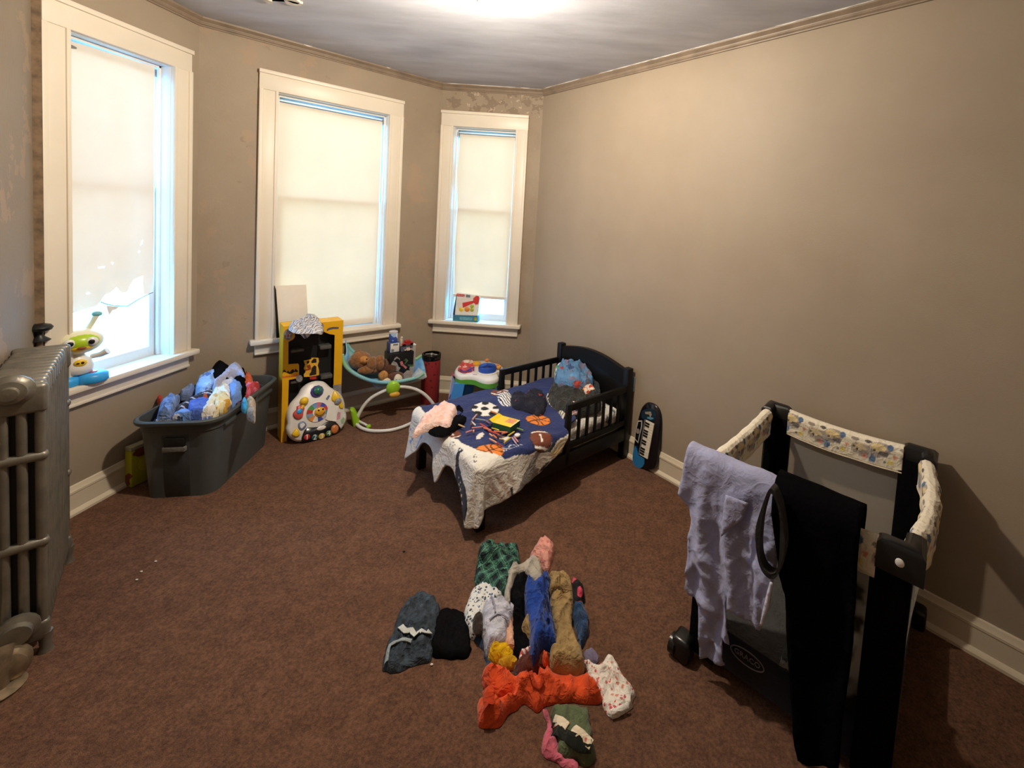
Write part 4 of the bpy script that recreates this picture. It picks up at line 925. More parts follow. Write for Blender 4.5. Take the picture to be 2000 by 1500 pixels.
for pts, mt_ in (([(640, 1000), (690, 945), (735, 950), (740, 1020), (650, 1030)], PDK), ([(560, 1080), (620, 1050), (640, 1120), (575, 1130)], M('picture_red', (150, 60, 30))), ([(650, 1120), (700, 1070), (735, 1090), (735, 1240), (610, 1265), (610, 1230), (640, 1190)], PDK), ([(560, 1000), (610, 985), (600, 1030), (565, 1040)], PDK), ([(510, 1150), (640, 1120), (630, 1150), (530, 1175)], M('picture_red', (150, 60, 30)))):
    flat('picture_patch', mt_, t, Q(pts), -.009, -.0085)
flat('red_tag', M('tag_red', (200, 50, 50)), yr, Q([(610, 1285), (735, 1275), (735, 1320), (620, 1330)]), -.011, -.008)
for pts in ([(105, 1220), (115, 1160), (150, 1140), (180, 1185), (215, 1160), (240, 1190), (270, 1150), (300, 1130), (330, 1160), (345, 1120), (390, 1160), (385, 1185), (330, 1180), (280, 1215), (235, 1220), (170, 1190), (130, 1180)],): flat('printed_vehicles', PDK, yr, Q(pts), .003, .0036)
flat('printed_band', M('picture_orange', (226, 120, 40), var=.2, vs=60), yr, Q([(105, 1262), (405, 1225), (405, 1262), (105, 1300)]), .003, .0035)
bd = flat('round_badge', GRY, yr, [fy.lp(540+(210+82*math.cos(a))/9.373, 600+(500+100*math.sin(a))/9.373) for a in [2*PI*i/20 for i in range(20)]], .003, .0042)
flat('badge_star', M('badge_white', (206, 200, 206)), bd, Q([(210, 430), (228, 480), (275, 490), (240, 525), (255, 575), (210, 550), (165, 575), (180, 525), (145, 490), (192, 480)]), .0042, .0047)
flat('badge_centre', M('tag_red', (200, 50, 50)), bd, Q([(195, 525), (210, 470), (225, 525), (222, 545), (198, 545)]), .0047, .0051)
flat('arched_title', M('title_grey_blue', (92, 92, 116), var=.3, vs=200), yr, Q([(918, 405), (960, 375), (1030, 360), (1135, 360), (1135, 395), (1030, 398), (960, 415), (920, 440)]), .003, .004)
flat('round_sticker', GRY, yr, [fy.lp(540+(415+62*math.cos(a))/9.373, 600+(1300+66*math.sin(a))/9.373) for a in [2*PI*i/16 for i in range(16)]], .003, .0042)
flat('lower_label', GRY, yr, [fy.lp(*p) for p in ((650, 752), (666, 750), (667, 775), (652, 777))], .003, .004)
# striped shirt thrown over the top of the package
ST = striped('grey_striped_jersey', (206, 204, 208), (126, 122, 128), .016, .62, (.9, -.2, .25), .006)
zt_ = hh + .02
garment('striped_shirt', 'grey and white striped shirt thrown over the top of the yellow package', 'shirt', [(565, 634), (566, 624), (572, 619), (586, 618), (596, 615), (604, 612), (616, 613), (626, 618), (630, 628), (628, 637), (614, 640), (598, 640), (580, 640)], zt_+.02, .10, ST, base=hh+.002, fold=(50, 16, .018), seed=4, ds=.007)
t = bpy.data.objects['striped_shirt']
fl = PF(fy.P + fy.Z*.006, DBC); Qf = lambda pts: [fl.lp(540+a/9.373, 600+b/9.373) for a, b in pts]
pts = Qf([(240, 330), (330, 350), (400, 330), (560, 310), (700, 320), (840, 300), (850, 380), (830, 495), (650, 480), (570, 540), (510, 568), (440, 500), (380, 470), (385, 400), (300, 385)])
v, f = fill([tuple(p) for p in crom(pts, .008)], .008); m = MB(); m.v = [tuple(fl.M @ Vector((x, y, .004+.012*abs(nz(x*14, y*6, 1))+.006*nz(x*30, y*12, 4)))) for x, y in v]; m.f = f
o = m.build('hanging_tail', ST, t, 180, world=True); md = o.modifiers.new('thickness', 'SOLIDIFY'); md.thickness = .003

# ------------------------------------------------------------------ activity panel leaning on the package
t0 = at(592, 868); ft = PF((t0.x, t0.y, .0), (.66, .75, 0), 17)
tb = ft.root('musical_toy', 'white rounded musical activity panel with piano keys leaning on the yellow package', 'toy')
K = lambda pts, z=0.: [ft.lp(550+a/11.536, 740+b/11.536, z) for a, b in pts]
full = [(840, 45), (960, 62), (1050, 130), (1110, 190), (1220, 240), (1330, 330), (1410, 460), (1440, 600), (1442, 700), (1475, 800), (1470, 920), (1420, 1050), (1350, 1150), (1250, 1215), (1000, 1330), (800, 1385), (600, 1412), (420, 1420), (330, 1410), (230, 1350), (150, 1230), (130, 1100), (160, 1010), (140, 850), (170, 680), (240, 540), (330, 440), (420, 330), (470, 230), (590, 120), (720, 60)]
outl = [tuple(p) for p in crom(K(full), .02)]
m = MB(); m.prism(outl, -.045, 0, None, .014); m.build('shell', WHITEP, tb, 50)
m = MB(); m.prism([tuple(p) for p in crom(K([(520, 1150), (640, 1095), (830, 1080), (1030, 965), (1130, 950), (1220, 975), (1290, 1050), (1335, 1140), (1250, 1205), (1000, 1322), (700, 1395), (450, 1408)]), .02)], -.02, .006, None, .004); kb = m.build('keyboard', M('toy_black_gloss', (16, 16, 24), rough=.2, var=.02), tb, 50)
for (cx, cy), ch, c in (((565, 1310), '1', (176, 40, 40)), ((740, 1315), '2', (40, 90, 90)), ((895, 1290), '3', (206, 170, 60)), ((1055, 1225), '4', (60, 110, 60))):
    x, y = K([(cx, cy)])[0]; r = K([(cx+75, cy)])[0][0]-x
    m = MB(); m.prism(circ(x, y, r, 16), .004, .012, None, .003); k = m.build('number_key', M('key_%s' % ch, c, rough=.3), kb, 50)
    text('key_digit', ch, .045, WHITEP, k, x, y, .0125, -.12)
x, y = K([(1190, 1130)])[0]; m = MB(); m.ball((x, y, .006), (.024, .03, .014)); m.build('orange_button', M('toy_orange', (214, 130, 70), rough=.3), kb, 60)
x, y = K([(890, 1105)])[0]; m = MB(); m.prism(circ(x, y, .028, 18, .014), .004, .009, None, .002); m.build('logo_plate', WHITEP, kb, 50)
x, y = K([(795, 280)])[0]; r = K([(945, 280)])[0][0]-x
m = MB(); m.prism(circ(x, y, r, 10), -.01, .012, None, .004); g = m.build('ball_ring', M('toy_purple', (84, 66, 150), rough=.3), tb, 40)
m = MB(); m.ball((x+.004, y+.003, .012), (r*.74, r*.74, r*.6), n=20); m.build('green_ball', M('toy_green_dark', (50, 112, 66), rough=.15, rgb2=(44, 92, 140), vs=40), g, 60)
m = MB(); m.prism([tuple(p) for p in crom(K([(385, 600), (470, 600), (510, 660), (480, 760), (470, 850), (380, 910), (290, 880), (250, 800), (280, 740), (330, 690), (335, 620)]), .01)], -.005, .014, None, .005); g = m.build('guitar', M('toy_red', (200, 56, 54), rough=.35), tb, 50)
x, y = K([(390, 730)])[0]; m = MB(); m.prism(circ(x, y, .017, 14), .012, .018, None, .003); m.build('guitar_button', sB, g, 50)
x, y = K([(500, 495)])[0]; m = MB(); m.ball((x, y, .012), (.025, .025, .020)); m.tube([(x-.002, y-.018, .006), (x-.018, y-.045, .008)], .010, 8); m.build('yellow_knob', sY, tb, 60)
x, y = K([(800, 745)])[0]; R_ = K([(1040, 745)])[0][0]-x
WH = [(206, 60, 90), (70, 90, 190), (206, 120, 140), (120, 160, 210), (90, 160, 90), (200, 60, 50), (130, 160, 190), (224, 140, 60), (230, 226, 220), (60, 80, 170), (190, 190, 210), (90, 140, 180)]
wd_ = None
m = MB(); m.prism(circ(x, y, R_*1.06, 28), -.004, .004, None, .003); wd_ = m.build('wheel_rim', WHITEP, tb, 50)
for i in range(12):
    a0, a1 = 2*PI*i/12, 2*PI*(i+1)/12
    po = [(x+R_*.45*math.cos(a0), y+R_*.45*math.sin(a0))]+[(x+R_*math.cos(a0+(a1-a0)*k/4), y+R_*math.sin(a0+(a1-a0)*k/4)) for k in range(5)]+[(x+R_*.45*math.cos(a1), y+R_*.45*math.sin(a1))]
    flat('picture_segment', M('wheel_colour_%d' % i, WH[i], rough=.4), wd_, po, .004, .006)
xf, yf = K([(862, 745)])[0]
m = MB(); m.prism(circ(xf, yf, R_*.53, 22), .004, .014, None, .006); fc = m.build('sun_face', M('toy_amber', (226, 168, 48), rough=.35), wd_, 50)
for dx in (-.010, .016): flat('face_eye', KN, fc, circ(xf+dx, yf+.014, .006, 10), .0135, .0148)
m = MB(); m.tube([(xf+.026*math.cos(a), yf+.004+.026*math.sin(a), .0142) for a in [PI*1.1+PI*.8*i/8 for i in range(9)]], .0022, 6); m.build('face_smile', KN, fc, 60)
flat('white_card', CARD, tb, K([(1050, 600), (1285, 600), (1240, 740), (1225, 960), (1040, 935), (985, 905)]), .006, .0085)
m = MB(); m.prism([tuple(p) for p in crom(K([(1180, 265), (1240, 300), (1330, 430), (1375, 560), (1380, 670), (1320, 665), (1250, 560), (1140, 490), (1120, 430)]), .012)], -.004, .010, None, .004); g = m.build('yellow_trumpet', sY, tb, 50)
x, y = K([(1262, 505)])[0]; m = MB(); m.prism(circ(x, y, .022, 16), .004, .014, None, .003); m.build('mirror_button', GRY, g, 50)
m = MB(); m.prism([tuple(p) for p in crom(K([(380, 1000), (480, 950), (555, 1010), (540, 1090), (450, 1165), (375, 1110)]), .012)], -.004, .006, None, .003); g = m.build('blue_grey_frame', M('toy_slate_blue', (112, 130, 170), rough=.4), tb, 50)
flat('frame_picture', WHITEP, g, K([(410, 1020), (490, 985), (525, 1035), (450, 1115), (410, 1085)]), .006, .0075)
m = MB(); m.prism([tuple(p) for p in crom(K([(225, 1260), (260, 1190), (330, 1110), (390, 1190), (405, 1250), (320, 1310)]), .012)], -.004, .016, None, .006); m.build('yellow_button', sY, tb, 50)
for pts, c in (([(1000, 440), (1035, 395), (1060, 430), (1030, 470)], 'slate'), ([(1035, 385), (1070, 360), (1085, 395), (1055, 420)], 'slate')): flat('slide_switch', M('toy_slate_blue', (112, 130, 170)), tb, K(pts), -.002, .006)
flat('pink_sticker', M('sticker_pink', (214, 160, 170)), tb, K([(1230, 870), (1270, 740), (1330, 760), (1320, 900), (1240, 925)]), -.002, .0015); flat('green_sticker', M('sticker_green', (150, 180, 150)), tb, K([(1330, 930), (1390, 860), (1420, 900), (1400, 1000), (1345, 1010)]), -.002, .0015)

# ------------------------------------------------------------------ bouncer, plush toys
TW = M('bouncer_white_tube', (222, 220, 216), rough=.35, var=.03); LIM = M('bouncer_lime', (150, 196, 40), rough=.35, var=.03)
c0, c1 = at(694, 826, .02), at(856, 806, .02); fc_ = PF((c0.x, c0.y, 0), (c1-c0).xy.to_3d())
bo = thing('baby_bouncer', 'blue baby bouncer seat with white tube frame and lime green joints', 'baby bouncer', (c0.x, c0.y, 0), math.atan2((c1-c0).y, (c1-c0).x))
W2 = lambda px, py, z: at(px, py, z)
m = MB(); pth = [at(x, y, .014) for x, y in ((693, 820), (697, 829), (706, 836), (722, 841), (742, 842), (764, 840), (786, 834), (806, 825), (826, 814), (846, 801), (857, 790))]
pth = [Vector((a[0], a[1], .014)) for a in crom([p.xy for p in pth], .03, False)]; m.tube(pth, .012, 10); m.build('floor_tube', TW, bo, 60, world=True)
a2 = [fc_.lp(x, y) for x, y in ((697, 820), (702, 808), (712, 792), (726, 778), (744, 768), (762, 761), (784, 757), (806, 760), (824, 768), (838, 780), (848, 793))]
m = MB(); m.tube([fc_.M @ Vector((x, y, -.015)) for x, y in crom(a2, .025, False)], .012, 10); m.build('arch_tube', TW, bo, 60, world=True)
m = MB(); x, y = fc_.lp(768, 757); m.ball((0, 0, 0), (.047, .055, .030), Matrix.Translation(fc_.M @ Vector((x, y, .005))) @ fc_.M.to_3x3().to_4x4(), 18, 12); h = m.build('pivot_hub', LIM, bo, 60, world=True)
x, y = fc_.lp(771, 768); m = MB(); m.ball((0, 0, 0), (.036, .022, .018), Matrix.Translation(fc_.M @ Vector((x, y, .024))) @ fc_.M.to_3x3().to_4x4(), 16, 10); m.build('hub_button', M('toy_orange_light', (228, 166, 60), rough=.4), h, 60, world=True)
pp = [fc_.lp(x, y) for x, y in ((684, 799), (690, 799), (697, 810), (703, 826), (699, 836), (691, 834), (687, 818))]
m = MB(); m.prism([tuple(p) for p in crom(pp, .02)], -.035, .02, fc_.M, .008); m.build('foot_joint', LIM, bo, 50, world=True)
m = MB(); m.tube([at(700, 822, .03), at(712, 828, .028), at(720, 833, .022)], .008, 8); j = m.build('rear_strut', TW, bo, 60, world=True)
m = MB(); m.ball(at(720, 833, .022), .016); m.build('strut_cap', LIM, bo, 60, world=True)
# seat: front rim follows the sight lines on the tube plane, the sling sags between it and a rear rim
rim = crom([fc_.lp(x, y) for x, y in ((668, 694), (669, 706), (676, 719), (689, 730), (706, 739), (726, 746), (748, 749), (772, 748), (796, 744), (818, 738), (828, 731))], .03, False)
SEATC = NT('bouncer_blue_fabric'); _c = SEATC.ramp(SEATC.noise(6, 2), [(.35, (70, 124, 190)), (.5, (120, 180, 226)), (.65, (150, 196, 200)), (.75, (150, 190, 80))]); SEATC.l(_c, SEATC.b.inputs['Base Color']); SEATC.b.inputs['Roughness'].default_value = .85; SEATC = SEATC.m
ST_ = M('bouncer_pale_blue_piping', (110, 172, 220), rough=.7, rgb2=(150, 196, 120), vs=3.)
m = MB(); rings = []
for x, y in rim: rings.append([fc_.M @ Vector((x + .02*math.sin(PI*k/8), y - .06*math.sin(PI*k/8)**.7 + .06*(k/8), -.02 - .26*k/8)) for k in range(9)])
m.loft(rings, False); o = m.build('sling_seat', SEATC, bo, 180, world=True); md = o.modifiers.new('thickness', 'SOLIDIFY'); md.thickness = .008
m = MB(); m.tube([fc_.M @ Vector((x, y, -.02)) for x, y in rim], .013, 8); m.build('front_rim', ST_, bo, 60, world=True)
m = MB(); m.tube([fc_.M @ Vector((x, y+.06, -.28)) for x, y in rim], .013, 8); m.build('rear_rim', ST_, bo, 60, world=True)
e = [fc_.lp(x, y) for x, y in ((806, 742), (818, 726), (834, 738), (826, 743))]
m = MB(); m.prism(e, -.10, -.012, fc_.M, .004); m.build('foot_end_flap', M('bouncer_grey_flap', (190, 200, 204), rough=.8), bo, 50, world=True)
e = [fc_.lp(x, y) for x, y in ((716, 744), (740, 749), (770, 750), (752, 758), (738, 764), (722, 752))]
m = MB(); m.prism(e, -.05, -.035, fc_.M, .003); m.build('side_panel', cloth('bouncer_grey_blue', (130, 146, 176)), bo, 50, world=True)
# plush toys lying in the sling
FUR = M('teddy_fur', (150, 98, 52), rough=1., var=.3, vs=60, bump=.9, bs=160, sheen=.4); FUR2 = M('dark_plush_fur', (96, 54, 32), rough=1., var=.3, vs=60, bump=.9, bs=160, sheen=.4); TANF = M('tan_plush', (196, 138, 78), rough=1., var=.2, vs=60, bump=.6, bs=160); CRF = M('cream_plush', (226, 212, 190), rough=1., var=.1, bump=.5, bs=160)
fp = PF(fc_.M @ Vector((0, 0, -.15)), fc_.X)
def blob(px, py, r, dz=0., ax=None):
    x, y = fp.lp(px, py); m = MB(); m.ball((0, 0, 0), r, None, 18, 12); rr_ = max(r) if isinstance(r, tuple) else r
    m.v = [tuple(Vector(v)*(1+.10*nz(v[0]*40, v[1]*40, v[2]*40+px))) for v in m.v]; m.v = [tuple(fp.M @ Vector((x+v[0], y+v[1], v[2]+dz))) for v in m.v]; return m
td = thing('teddy_bear', 'golden brown teddy bear lying on its back in the blue bouncer', 'plush toy', fp.M @ Vector((.1, .15, 0)))
def bl_(name, mat, par, *a, **k): return blob(*a, **k).build(name, mat, par, 60, world=True)
h = bl_('head', FUR, td, 703, 704, (.075, .068, .07)); bl_('muzzle', TANF, h, 712, 699, (.035, .03, .035), .05); bl_('ear', FUR, h, 690, 704, (.03, .034, .02), .03); bl_('ear', FUR, h, 699, 693, (.03, .03, .02), -.03); bl_('nose', KN, h, 716, 696, (.010, .008, .010), .07)
bl_('body', FUR, td, 727, 714, (.085, .062, .075)); bl_('arm', FUR, td, 727, 705, (.032, .055, .03), .07); bl_('arm', FUR, td, 715, 717, (.055, .03, .03), .075); bl_('leg', FUR, td, 742, 705, (.036, .060, .036), .05); bl_('leg', FUR, td, 746, 717, (.055, .036, .036), -.03)
pd = thing('brown_plush_dog', 'dark brown plush animal with tan and cream paws beside the teddy bear', 'plush toy', fp.M @ Vector((.3, .12, 0)))
bl_('body', FUR2, pd, 757, 717, (.075, .065, .07)); bl_('paw', TANF, pd, 749, 728, (.034, .040, .03), .07); bl_('paw_pad', CRF, pd, 755, 737, (.032, .026, .02), .085); bl_('ear', FUR2, pd, 751, 709, (.02, .05, .02), .05); bl_('leg', FUR2, pd, 766, 731, (.05, .032, .04), .05)
pw = thing('small_plush_face', 'small brown plush with white face at the foot end of the bouncer', 'plush toy', fp.M @ Vector((.36, .1, 0)))
h = bl_('head', FUR2, pw, 777, 734, (.045, .050, .04), .055); f_ = bl_('face', CRF, h, 777, 733, (.030, .040, .02), .088); bl_('eye', KN, f_, 774, 733, (.006, .008, .004), .110); bl_('eye', KN, f_, 780, 733, (.006, .008, .004), .110); bl_('snout', M('plush_yellow', (214, 180, 90)), f_, 781, 740, (.014, .012, .012), .10)

# ------------------------------------------------------------------ cartons piled in the foot end of the bouncer
wq = fc_.M @ Vector((fc_.lp(785, 740)[0], 0, -.125)); fx = PF((wq.x, wq.y, 0), DBC); zc_ = fx.lp(785, 743)[1]
xa, ya = fx.lp(761, 693); xb, yb_ = fx.lp(808, 694)
CB = thing('toy_car_carton', 'black toy carton with printed cars standing in the bouncer foot end', 'box', fx.M @ Vector(((xa+xb)/2, zc_, 0)), math.atan2(DBC.y, DBC.x))
fxm = fx.M
def wbox(name, mat, par, x0, x1, y0, y1, z0, z1, r=.002): m = MB(); m.box(x0, x1, y0, y1, z0, z1, fxm, r=r); return m.build(name, mat, par, 30, world=True)
CBK = M('carton_black', (18, 18, 22), rough=.4, var=.1)
wbox('carton_body', CBK, CB, xa, xb, zc_, ya, -.11, 0)
wbox('carton_side', M('carton_red_side', (140, 52, 40), rough=.5, rgb2=(196, 178, 160), vs=12), CB, xb, xb+.003, zc_, ya-.004, -.109, -.001)
def wpoly(name, mat, par, pts, z0, z1, k=1., ox=0, oy=0): m = MB(); m.prism([fx.lp(750+a/11.536, 640+b/11.536) for a, b in pts], z0, z1, fxm); return m.build(name, mat, par, 30, world=True)
PG = M('print_grey', (170, 168, 166), var=.3, vs=60); PR = M('print_pink_red', (206, 120, 120), var=.2, vs=60); PGN = M('print_green', (80, 110, 60), var=.3, vs=60); PSD = M('print_sand', (176, 160, 146), var=.15, vs=40)
wpoly('printed_ground', PSD, CB, [(390, 1080), (520, 960), (665, 970), (665, 1120), (420, 1160)], 0, .0012)
wpoly('printed_car', PG, CB, [(140, 880), (170, 800), (210, 750), (290, 790), (330, 880), (370, 900), (330, 980), (170, 980)], 0, .0014)
wpoly('printed_helmet', PG, CB, [(220, 740), (240, 680), (290, 650), (350, 690), (360, 740), (330, 700), (280, 690), (255, 720)], .0, .0016)
wpoly('printed_robot', PR, CB, [(355, 770), (410, 750), (440, 830), (520, 890), (490, 930), (430, 870), (380, 850)], .0, .0016)
wpoly('printed_track', PGN, CB, [(530, 830), (665, 830), (665, 870), (560, 880)], 0, .0014); wpoly('printed_track', PGN, CB, [(440, 740), (500, 690), (545, 740), (470, 830), (450, 830), (500, 750)], 0, .0014)
wpoly('printed_car', PG, CB, [(565, 930), (580, 880), (665, 870), (665, 960), (600, 980)], .0012, .0016)
# on top of it
def sbox(name, label, cat, p0, p1, dep, mat, z0=None, zoff=-.03):
    (x0, y0), (x1, y1) = fx.lp(*p0), fx.lp(*p1); y0 = ya if z0 is None else z0
    t = thing(name, label, cat, fxm @ Vector(((x0+x1)/2, y0, zoff)), math.atan2(DBC.y, DBC.x)); m = MB(); m.box(x0, x1, y0+.001, y1, zoff-dep, zoff, fxm, r=.003); m.build('box_body', mat, t, 30, world=True); return t, x0, x1, y0, y1
t, x0, x1, y0, y1 = sbox('small_carton', 'small blue carton with white label on top of the black car carton', 'box', (764, 692), (784, 670), .07, M('carton_blue', (60, 76, 130), rough=.5))
lb = wbox('white_label', CARD, t, x0+.004, x1-.004, y0+.006, y1-.003, -.031, -.0285); wbox('label_print', M('print_grey_small', (150, 156, 176), var=.4, vs=200), lb, x0+.010, x0+.030, y0+.010, y0+.030, -.0286, -.0280); wbox('label_print', M('print_grey_small', (150, 156, 176)), lb, x0+.022, x1-.014, y1-.02, y1-.008, -.0286, -.0280)
cz = y1
(xc, yc) = fx.lp(775, 660); yt = fx.lp(775, 651)[1]; rc = (fx.lp(783, 660)[0]-fx.lp(767, 660)[0])/2
t = thing('milk_can', 'blue and white can standing on the small blue carton', 'can', fxm @ Vector((xc, cz, -.07)))
TM = fxm @ Matrix.Translation((xc, cz+.001, -.07)) @ Matrix.Rotation(-PI/2, 4, 'X'); hc = yt-cz
m = MB(); m.lathe([(rc*.97, 0), (rc, .003), (rc, hc-.012), (rc*.97, hc-.010)], 22, TM); m.build('can_body', spotted('can_blue_print', (58, 84, 170), [(58, 84, 170), (160, 190, 226), (220, 224, 232), (40, 60, 130)], 14, .5, .4), t, 50, world=True)
m = MB(); m.lathe([(rc*1.02, hc-.012), (rc*1.03, hc-.004), (rc*.98, hc)], 22, TM); m.build('can_lid', M('can_lid_white', (206, 204, 214), rough=.4), t, 50, world=True)
t, x0, x1, y0, y1 = sbox('grey_carton', 'grey and white carton standing behind the right end of the black carton', 'box', (800, 700), (818, 676), .05, M('carton_pale_grey', (176, 170, 164), rough=.6, var=.1), z0=zc_, zoff=-.055)
wbox('top_edge', CARD, t, x0-.002, x1+.002, y1-.008, y1+.002, -.107, -.053)
def car(label, px, py, mat, s=1., cat='toy car', name='toy_car', zz=-.05):
    x, y = fx.lp(px, py); t = thing(name, label, cat, fxm @ Vector((x, ya, zz)), math.atan2(DBC.y, DBC.x)); y = y if y > ya else ya
    y = ya+.002 if name == 'toy_car' and s < .9 else y
    m = MB(); m.box(x-.045*s, x+.045*s, y+.008*s, y+.024*s, zz-.02*s, zz+.02*s, fxm, r=.006*s); b = m.build('car_body', mat, t, 40, world=True)
    m = MB(); m.box(x-.022*s, x+.024*s, y+.022*s, y+.042*s, zz-.017*s, zz+.017*s, fxm, r=.008*s); m.build('cabin', mat, t, 40, world=True)
    for dx in (-.028, .028):
        for dz in (-.02, .02):
            m = MB(); m.lathe([(.010*s, -.004*s), (.0115*s, 0), (.010*s, .004*s)], 12, fxm @ Matrix.Translation((x+dx*s, y+.010*s, zz+dz*s))); m.build('wheel', KN, t, 40, world=True)
t, *_ = sbox('dark_toy_case', 'small dark toy case on the black carton beside the white label', 'box', (785, 692), (797, 679), .05, M('dark_slate_plastic', (44, 48, 66), rough=.4, rgb2=(120, 120, 140), vs=60), zoff=-.02)
xx0, yy0 = fx.lp(800, 677); 
t = thing('toy_stand', 'dark toy block under the red toy car', 'toy', fxm @ Vector((xx0, ya, -.06))); wbox('block_body', M('dark_slate_plastic', (44, 48, 66)), t, xx0-.03, xx0+.028, ya+.001, yy0-.006, -.10, -.045)
x, y = fx.lp(800, 677)
car('red toy car on top of the toy pile by the corner', 800, 677.5, M('toy_car_red', (176, 40, 44), rough=.3), 1.0)
car('small white and orange toy car on the front edge of the black carton', 798, 690, M('toy_car_white', (222, 196, 176), rough=.35), .6, zz=-.015)
x, y = fx.lp(788, 664); t = thing('toy_figure', 'tiny white toy standing on the toy pile right of the blue can', 'toy', fxm @ Vector((x, y, -.05))); m = MB(); m.box(x-.008, x+.01, fx.lp(790, 679)[1]+.001, y, -.055, -.040, fxm, r=.003); m.ball((x+.004, y+.006, -.047), .010, fxm); m.build('figure_body', M('figure_cream', (206, 196, 180), rough=.5), t, 50, world=True)
# canister
cb = at(839, 784); ctop = hgt(cb, 690); rcan = .072
can = thing('canister', 'tall red patterned canister with black lid in the corner', 'canister', cb)
m = MB(); m.lathe([(rcan*.96, 0), (rcan, .004), (rcan, ctop-.045)], 28); m.build('canister_body', spotted('red_specks', (150, 46, 48), [(150, 46, 48), (60, 20, 26), (150, 46, 48), (84, 26, 30), (140, 40, 60)], 46, .34, .5), can, 50)
m = MB(); m.lathe([(rcan*1.01, ctop-.048), (rcan*1.04, ctop-.04), (rcan*1.04, ctop-.004), (rcan*1.0, ctop), (rcan*.86, ctop), (rcan*.84, ctop-.014), (.001, ctop-.016)], 28); l_ = m.build('lid', M('gloss_black_lid', (12, 12, 14), rough=.15, var=.02), can, 50)
m = MB(); m.ball((0, 0, ctop-.008), (.016, .016, .012)); m.tube([(-.05, 0, ctop-.012), (0, 0, ctop-.004), (.05, 0, ctop-.012)], .006, 8); m.build('lid_handle', STEEL, l_, 60)

# ------------------------------------------------------------------ activity table by the right bay window
ac = at(936, 796); ac = Vector((-.93, 3.27, 0)); at_ = thing('activity_table', 'white and green toddler activity table on blue legs below the right window', 'activity table', ac, math.radians(8))
za = hgt(ac, 745)
KT = lambda pts, z: [(lambda p: ((p-ac).dot(Vector((math.cos(.1396), math.sin(.1396), 0))), (p-ac).dot(Vector((-math.sin(.1396), math.cos(.1396), 0)))))(at(870+a/13.64, 690+b/13.64, z)) for a, b in pts]
tt = KT([(250, 500), (300, 570), (420, 610), (600, 600), (780, 620), (880, 660), (990, 700), (1150, 725), (1320, 700), (1420, 630), (1400, 520), (1520, 440), (1540, 370), (1450, 290), (1250, 240), (1100, 190), (900, 190), (700, 200), (480, 230), (350, 300), (260, 420)], za)
tt = [tuple(p) for p in crom(tt, .02)]
m = MB(); m.prism(tt, za-.030, za, None, .010); m.build('table_top', WHITEP, at_, 50)
m = MB(); m.prism(inset(tt, -.004) if False else tt, za-.068, za-.030, None, .0); m.v = [(x*.985, y*.985, z) for x, y, z in m.v]; m.build('green_skirt', M('toy_green', (96, 170, 64), rough=.4, var=.03), at_, 50)
for (a, b), s in (((400, 760), -1), ((1190, 830), 1), ((700, 520), -1), ((1350, 560), 1)):
    x, y = KT([(a, b)], za-.06)[0]; m = MB(); q = .042
    m.loft([[(x+s*.045+q*dx*1.15, y+q*dy*1.1, 0) for dx, dy in ((-1, -1), (1, -1), (1, 1), (-1, 1))], [(x+q*dx*.95, y+q*dy, za-.06) for dx, dy in ((-1, -1), (1, -1), (1, 1), (-1, 1))]]); m.build('leg', M('toy_leg_blue', (70, 150, 222), rough=.4, var=.03), at_, 30)
bk = KT([(330, 440), (400, 480), (480, 500), (620, 490), (770, 460), (770, 330), (740, 290), (560, 270), (430, 270), (370, 340)], za+.01)
m = MB(); m.prism(bk, za-.002, za+.022, None, .006); b_ = m.build('red_book', spotted('book_page_print', (206, 70, 62), [(206, 70, 62), (230, 140, 70), (226, 200, 190), (206, 70, 62), (90, 70, 140)], 26, .48, .45), at_, 40)
m = MB(); a_ = KT([(400, 430), (480, 490), (760, 370)], za+.026); m.tube([(x, y, za+.024) for x, y in a_], .006, 8); m.build('purple_spine', M('toy_purple', (84, 66, 150)), b_, 60)
x, y = KT([(1120, 400)], za+.03)[0]; 
m = MB(); m.lathe([(.082, za-.002), (.084, za+.006), (.078, za+.010)], 26, Matrix.Translation((x, y, 0))); r_ = m.build('disc_ring', WHITEP, at_, 50)
m = MB(); m.lathe([(.070, za+.008), (.072, za+.040), (.066, za+.052), (.001, za+.056)], 26, Matrix.Translation((x, y, 0))); m.tube([(x-.055, y-.03, za+.052), (x, y-.05, za+.078), (x+.055, y-.02, za+.055)], .014, 10); m.build('blue_spinner', M('toy_royal_blue', (44, 84, 176), rough=.3, var=.05), r_, 50)
x, y = KT([(1110, 200)], za+.05)[0]; m = MB(); m.ball((x, y, za+.055), (.02, .02, .014)); m.build('orange_knob', M('toy_orange', (224, 130, 60)), r_, 60)
x, y = KT([(1390, 330)], za+.03)[0]; m = MB(); [m.ball((x+.018*math.cos(a), y+.018*math.sin(a), za+.02), .014) for a in [2*PI*i/6 for i in range(6)]]; g = m.build('flower', M('toy_flower_orange', (236, 170, 80), rough=.4), at_, 60)
m = MB(); m.ball((x, y, za+.026), .013); m.build('flower_centre', M('toy_red', (200, 56, 54)), g, 60)
x, y = KT([(830, 220)], za+.03)[0]; m = MB(); m.lathe([(.034, za-.002), (.036, za+.016), (.020, za+.030), (.001, za+.034)], 16, Matrix.Translation((x, y, 0))); m.build('amber_roller', M('toy_amber', (206, 150, 50)), at_, 50)
x, y = KT([(600, 200)], za+.03)[0]; m = MB(); m.ball((x, y, za+.018), (.05, .03, .022)); m.build('small_piano', spotted('piano_print', (226, 196, 186), [(226, 196, 186), (220, 110, 90), (150, 170, 130)], 34, .45, .4), at_, 60)
flat('logo_strip', M('sticker_pink', (214, 160, 170)), at_, KT([(730, 555), (850, 562), (850, 582), (730, 575)], za), za, za+.001)
